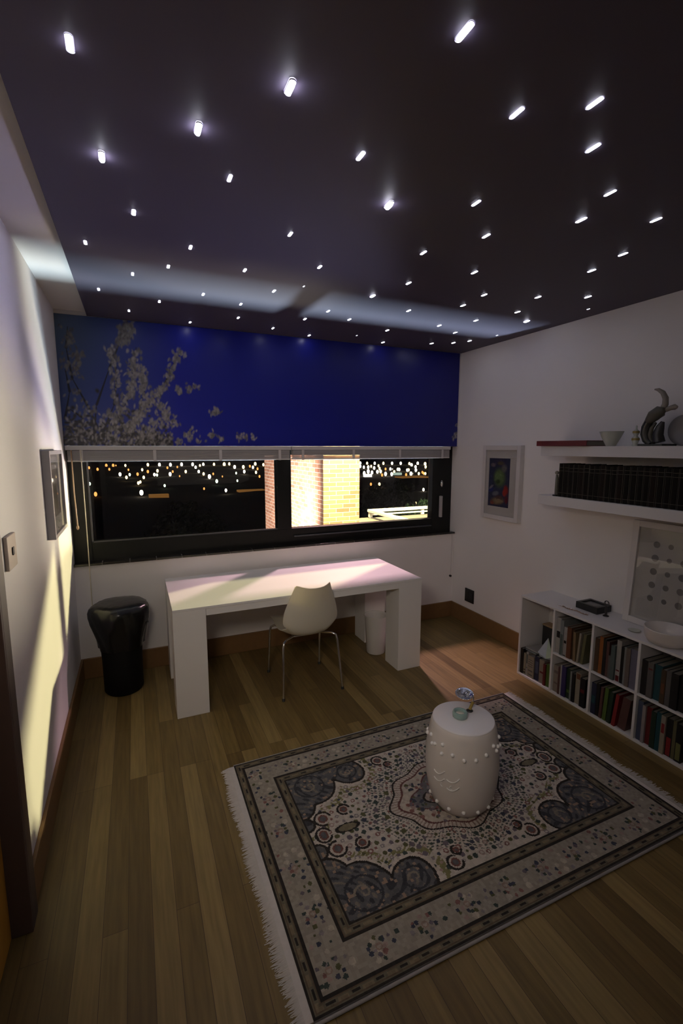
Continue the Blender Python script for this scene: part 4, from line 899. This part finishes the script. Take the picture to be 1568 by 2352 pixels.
def zone(px, py):
    if py < 320: return 'across the top of the photo'
    if py < 520: return 'in the upper middle'
    if py < 660: return 'just before the pale light band'
    return 'in the pale band near the mural' if px < 800 else 'near the corner of mural and right wall'
zs = {}
for s in STARS: zs.setdefault(zone(s[0], s[1]), []).append(s)
proto = None
for zn, lst in zs.items():
    for i, (px, py, kind) in enumerate(sorted(lst)):
        p = bp(px, py, 'z', H-0.004); loc = (p[0], p[1], H-0.0003)
        adj = {0: 'faint', 1: 'small', 2: 'clear', 3: 'bright', 4: 'bright haloed'}[kind]
        label = f'{adj} white star light, {ORD[i]} from the left {zn}'
        if proto is None:
            proto = thing('star_light', label, 'star light', loc, 'star lights set in the dark ceiling')
            a = lens_mb; a.v = [tuple(np.array(v)+np.array(loc)) for v in a.v]; lens_o = a.build('lens', 'star_led', proto)
            b = bez_mb; b.v = [tuple(np.array(v)+np.array(loc)) for v in b.v]; b.build('bezel', 'rim', proto)
            dim_me = lens_o.data.copy(); dim_me.materials[0] = M['star_led_dim']
            o = proto
        else: o = copy_thing(proto, loc, label)
        if kind == 0:
            for ch in o.children:
                if ch.name.startswith('lens'): ch.data = dim_me
        o.scale = {0: (0.6, 0.6, 0.6), 1: (0.95, 1.1, 0.4), 2: (1.1, 1.15, 0.6), 3: (1.2, 1.25, 1.0), 4: (1.25, 1.2, 2.6)}[kind]

# ------------------------------------------------------------------ outside: brick wing, terrace, hillside, city lights
def brick_box(name, x0, x1, y0, y1, z0, z1, parent=None):
    o = MB().box(x0, x1, y0, y1, z0, z1).build(name, 'brick', parent)
    me = o.data; uv = me.uv_layers.new(name='brick')
    for poly in me.polygons:
        nrm = poly.normal
        for li in poly.loop_indices:
            v = me.vertices[me.loops[li].vertex_index].co
            uv.data[li].uv = (v.y, v.z) if abs(nrm.x) > 0.5 else ((v.x, v.z) if abs(nrm.y) > 0.5 else (v.x, v.y))
    return o
tag(brick_box('brick_pillar', 2.982, 3.574, 2.50, 5.90, -1.0, 3.6), 'floodlit brick house wing seen through the right window pane', 'brick wall')
t = thing('terrace_deck', 'pale terrace slab beside the brick wing outside the right pane', 'terrace', (4.5, 2.5, -4.0))
MB().box(2.4, 7.5, 1.90, 2.49, 0.42, 0.555).box(3.58, 7.5, 2.49, 3.28, 0.42, 0.555).build('slab', 'concrete', t)
MB().box(3.7, 7.4, 2.75, 3.27, -11.5, 0.419).box(2.9, 3.7, 2.6, 5.9, -1.2, -1.0).build('footing', 'concrete', t)
t = thing('terrace_railing', 'white painted terrace railing corner outside the right pane', 'railing', (4.12, 3.2, 0.56))
MB().box(4.10, 7.3, 3.18, 3.26, 0.655, 0.705).box(4.10, 4.18, 2.05, 3.18, 0.655, 0.705).build('top_rail', 'railwhite', t, bevel=0.006)
MB().box(4.16, 7.3, 3.20, 3.24, 0.600, 0.628).build('lower_rail', 'railwhite', t, bevel=0.004)
for (xx, yy) in ((4.14, 3.22), (5.2, 3.22), (6.3, 3.22), (4.14, 2.10)): MB().box(xx-0.028, xx+0.028, yy-0.028, yy+0.028, 0.561, 0.6545).build('post', 'railwhite', t, bevel=0.003)
# hillside
rng = np.random.RandomState(3); rows = []
ys = [6.5, 10, 16, 26, 40, 60, 90, 140, 220, 320, 430, 560, 720, 950, 1400, 2400]
for yv in ys:
    row = []
    for xf in np.linspace(-1.2, 2.2, 60):
        x = xf*max(yv, 14); base = -12-18*min(1.0, yv/120.0)
        row.append((x, yv, base+1.2*math.sin(x*0.05+yv*0.03)*min(1, yv/60)+rng.uniform(-0.4, 0.4)*min(1, yv/60)))
    rows.append(row)
struct(MB().grid(rows).build('ground_hillside', 'earth'), 'dark hillside falling away to the city')
def tree(px, py, dist, r, key, label, seed):
    d = bp(px, py, 'y', dist); rn = random.Random(seed)
    t = thing('tree', label, 'tree', (d[0], d[1], d[2]-r*2.4), 'trees below the terrace')
    m = MB()
    for i in range(60):
        a, b = rn.uniform(0, 2*PI), rn.uniform(-0.7, 1.0); rr = r*rn.uniform(0.55, 0.95); cb = math.sqrt(max(0, 1-b*b))
        c_ = (d[0]+rr*cb*math.cos(a), d[1]+rr*cb*math.sin(a), d[2]+rr*b*0.8-0.35*r)
        for k in range(26):
            e = Vector((rn.gauss(0, 1), rn.gauss(0, 1), rn.gauss(0, 1))).normalized(); cc = Vector(c_)+e*r*0.26*rn.uniform(0.6, 1.0)
            u_ = e.orthogonal().normalized(); v_ = e.cross(u_); s_ = r*rn.uniform(0.05, 0.09)
            m.add([cc-u_*s_, cc+v_*s_*0.6+e*s_*0.3, cc+u_*s_, cc-v_*s_*0.6], [(0, 1, 2, 3)])
    m.build('foliage', key, t)
    MB().tube([(d[0], d[1], d[2]-r*2.4), (d[0]+0.05*r, d[1], d[2]-r*1.1), (d[0], d[1], d[2]-0.2*r)], [0.12*r, 0.09*r, 0.04*r], 8).build('trunk', 'bark', t)
tree(985, 1168, 17, 1.25, 'leaf', 'leafy green tree just above the right end of the terrace railing', 1)
tree(930, 1180, 21, 1.2, 'leaf', 'lower green tree left of the leafy tree beyond the terrace railing', 2)
tree(905, 1130, 60, 3.6, 'leafdark', 'dark tree on the slope right of the brick wing', 3)
tree(860, 1140, 75, 4.2, 'leafdark', 'dark tree on the slope next to the brick wing', 4)
tree(430, 1190, 40, 3.5, 'leafdark', 'dark tree low on the slope seen through the left pane', 5)
# city lights: lamps on the plain far below
LEFT = [(215,260,'green',1),(255,328,'orange',1.3),(325,140,'orange',1),(345,165,'orange',.8),(370,140,'orange',1),(388,140,'orange',.9),(415,198,'white',1.1),(450,140,'yellow',.8),(478,200,'green',.9),(457,218,'yellow',1),(530,197,'orange',1),(535,255,'yellow',1),(548,248,'yellow',.9),
 (555,318,'white',1.6),(560,168,'yellow',.9),(570,218,'yellow',1),(597,135,'yellow',1),(597,180,'orange',1),(640,200,'white',1),(660,175,'yellow',1),(673,135,'white',1.1),(657,202,'green',.9),(707,272,'green',.9),(745,135,'white',1.1),(743,197,'white',1.2),(760,180,'orange',.8),
 (725,155,'orange',.8),(790,150,'orange',.7),(818,133,'white',1.1),(845,180,'yellow',1),(890,133,'white',1.1),(910,152,'white',1),(930,180,'white',1),(938,140,'yellow',.8),(960,133,'white',1),(962,195,'yellow',1),(965,292,'orange',.8),(1000,213,'white',1.4),(1030,133,'yellow',1),
 (1048,243,'green',1.2),(1025,195,'orange',.8),(1097,133,'yellow',1.3),(1130,130,'yellow',1),(1108,303,'white',1.1),(1165,150,'white',1.2),(1175,190,'green',.8),(1183,240,'green',.8),(1222,150,'yellow',1.2),(1228,180,'white',1.1),(1265,145,'orange',.9),(1300,130,'yellow',1.2),
 (1285,152,'white',1),(1305,185,'yellow',1),(1315,162,'orange',.9),(1328,212,'orange',.9),(1353,135,'yellow',1),(268,165,'orange',.9),(212,155,'orange',.8),(470,168,'orange',.7),(805,210,'orange',.6),(1085,212,'orange',.6)]
RIGHT = [(672,95,'white',1),(672,125,'white',1),(735,97,'yellow',1),(805,97,'white',1),(885,97,'yellow',1),(965,97,'white',1),(1045,97,'white',1),(705,133,'white',1),(745,132,'white',1.1),(772,125,'yellow',.9),(800,140,'white',1.1),(840,120,'yellow',.9),(850,145,'yellow',1),(905,150,'orange',.9),
 (950,150,'white',1),(970,150,'white',1),(1018,152,'white',1),(1032,154,'white',1),(1105,160,'white',1),(1118,158,'yellow',1),(1125,100,'yellow',1),(1145,112,'white',1.1),(1185,160,'white',1.1),(1182,130,'white',1),(1202,98,'white',1.1),(1270,103,'yellow',1.2),(1275,130,'yellow',1),(1245,180,'orange',.9),
 (1258,190,'orange',.9),(1272,192,'yellow',.9),(830,175,'white',1.2),(860,172,'yellow',1.2),(873,205,'orange',1),(905,195,'white',1.3),(962,197,'white',1.2),(985,175,'yellow',1),(1095,202,'orange',1),(1140,193,'white',1.3),(1158,193,'white',1.3),(1212,192,'yellow',1),(770,290,'orange',1),(848,290,'yellow',1.1),
 (920,405,'orange',1),(905,432,'yellow',.9),(858,440,'orange',1.2),(1255,340,'white',1),(1185,465,'yellow',.8),(708,188,'white',1.3),(745,172,'white',1.4),(780,182,'white',1.2)]
lit = []
for (zx, zy, c_, s_) in LEFT: lit.append((130+zx/2.851, 1020+zy/2.851, c_, s_, 'left'))
for (zx, zy, c_, s_) in RIGHT: lit.append((660+zx/4.02, 1040+zy/4.02, c_, s_, 'right'))
GZ = -30.0; cnt = {}; meshes = {}; placed = []
for (px, py, c_, s_, side) in sorted(lit):
    p = bp(px, py, 'z', GZ+2.6); dist = float(np.linalg.norm(p-CAM)); r = 2.7*s_*dist/FPX
    while any(float(np.linalg.norm(p-p2)) < 1.35*(r+r2) for p2, r2 in placed) and r > 0.2: r *= 0.85
    placed.append((p, r))
    if c_ not in meshes:
        tmp = MB().ball((0, 0, 0), 1.0, 10, 8, squash=(0.85, 0.85, 1.35)); me = bpy.data.meshes.new('city_light'); me.from_pydata(tmp.v, [], tmp.f); me.materials.append(M['city_'+c_]); me.polygons.foreach_set('use_smooth', [True]*len(me.polygons)); meshes[c_] = me
    k = cnt.get((c_, side), 0); cnt[(c_, side)] = k+1
    o = bpy.data.objects.new('city_light', meshes[c_]); COL.objects.link(o); o.location = p; o.scale = (r, r, r)
    cn = {'white': 'white', 'orange': 'dim orange', 'yellow': 'warm yellow', 'green': 'pale greenish'}[c_]
    tag(o, f'{cn} city light, {ORD[k]} of its colour from the left in the {side} window pane', 'city light', 'city lights beyond the window')
def far_block(px, py, w_, h_, key, name, label, cat='building'):
    p = bp(px, py, 'z', GZ+1.0); L_ = float(np.linalg.norm(p-CAM))/FPX
    tag(MB().box(p[0]-w_*L_/2, p[0]+w_*L_/2, p[1], p[1]+w_*L_*0.5, GZ-2, GZ+h_*L_).build(name, key, loc=(p[0], p[1], GZ)), label, cat, 'far buildings in the city')
far_block(846, 1092, 18, 5, 'litwhite', 'building', 'glaring white floodlit building just right of the brick wing')
far_block(913, 1090, 22, 6, 'litteal', 'building', 'pale teal lit building in the middle of the right pane')
far_block(955, 1097, 70, 4, 'litorange', 'building', 'long orange-lit building near the right end of the right pane')
far_block(365, 1138, 40, 5, 'litorange', 'building', 'long low orange-lit building low in the left pane')
far_block(580, 1128, 60, 5, 'litorange', 'building', 'long orange-lit building left of the brick wing in the left pane')
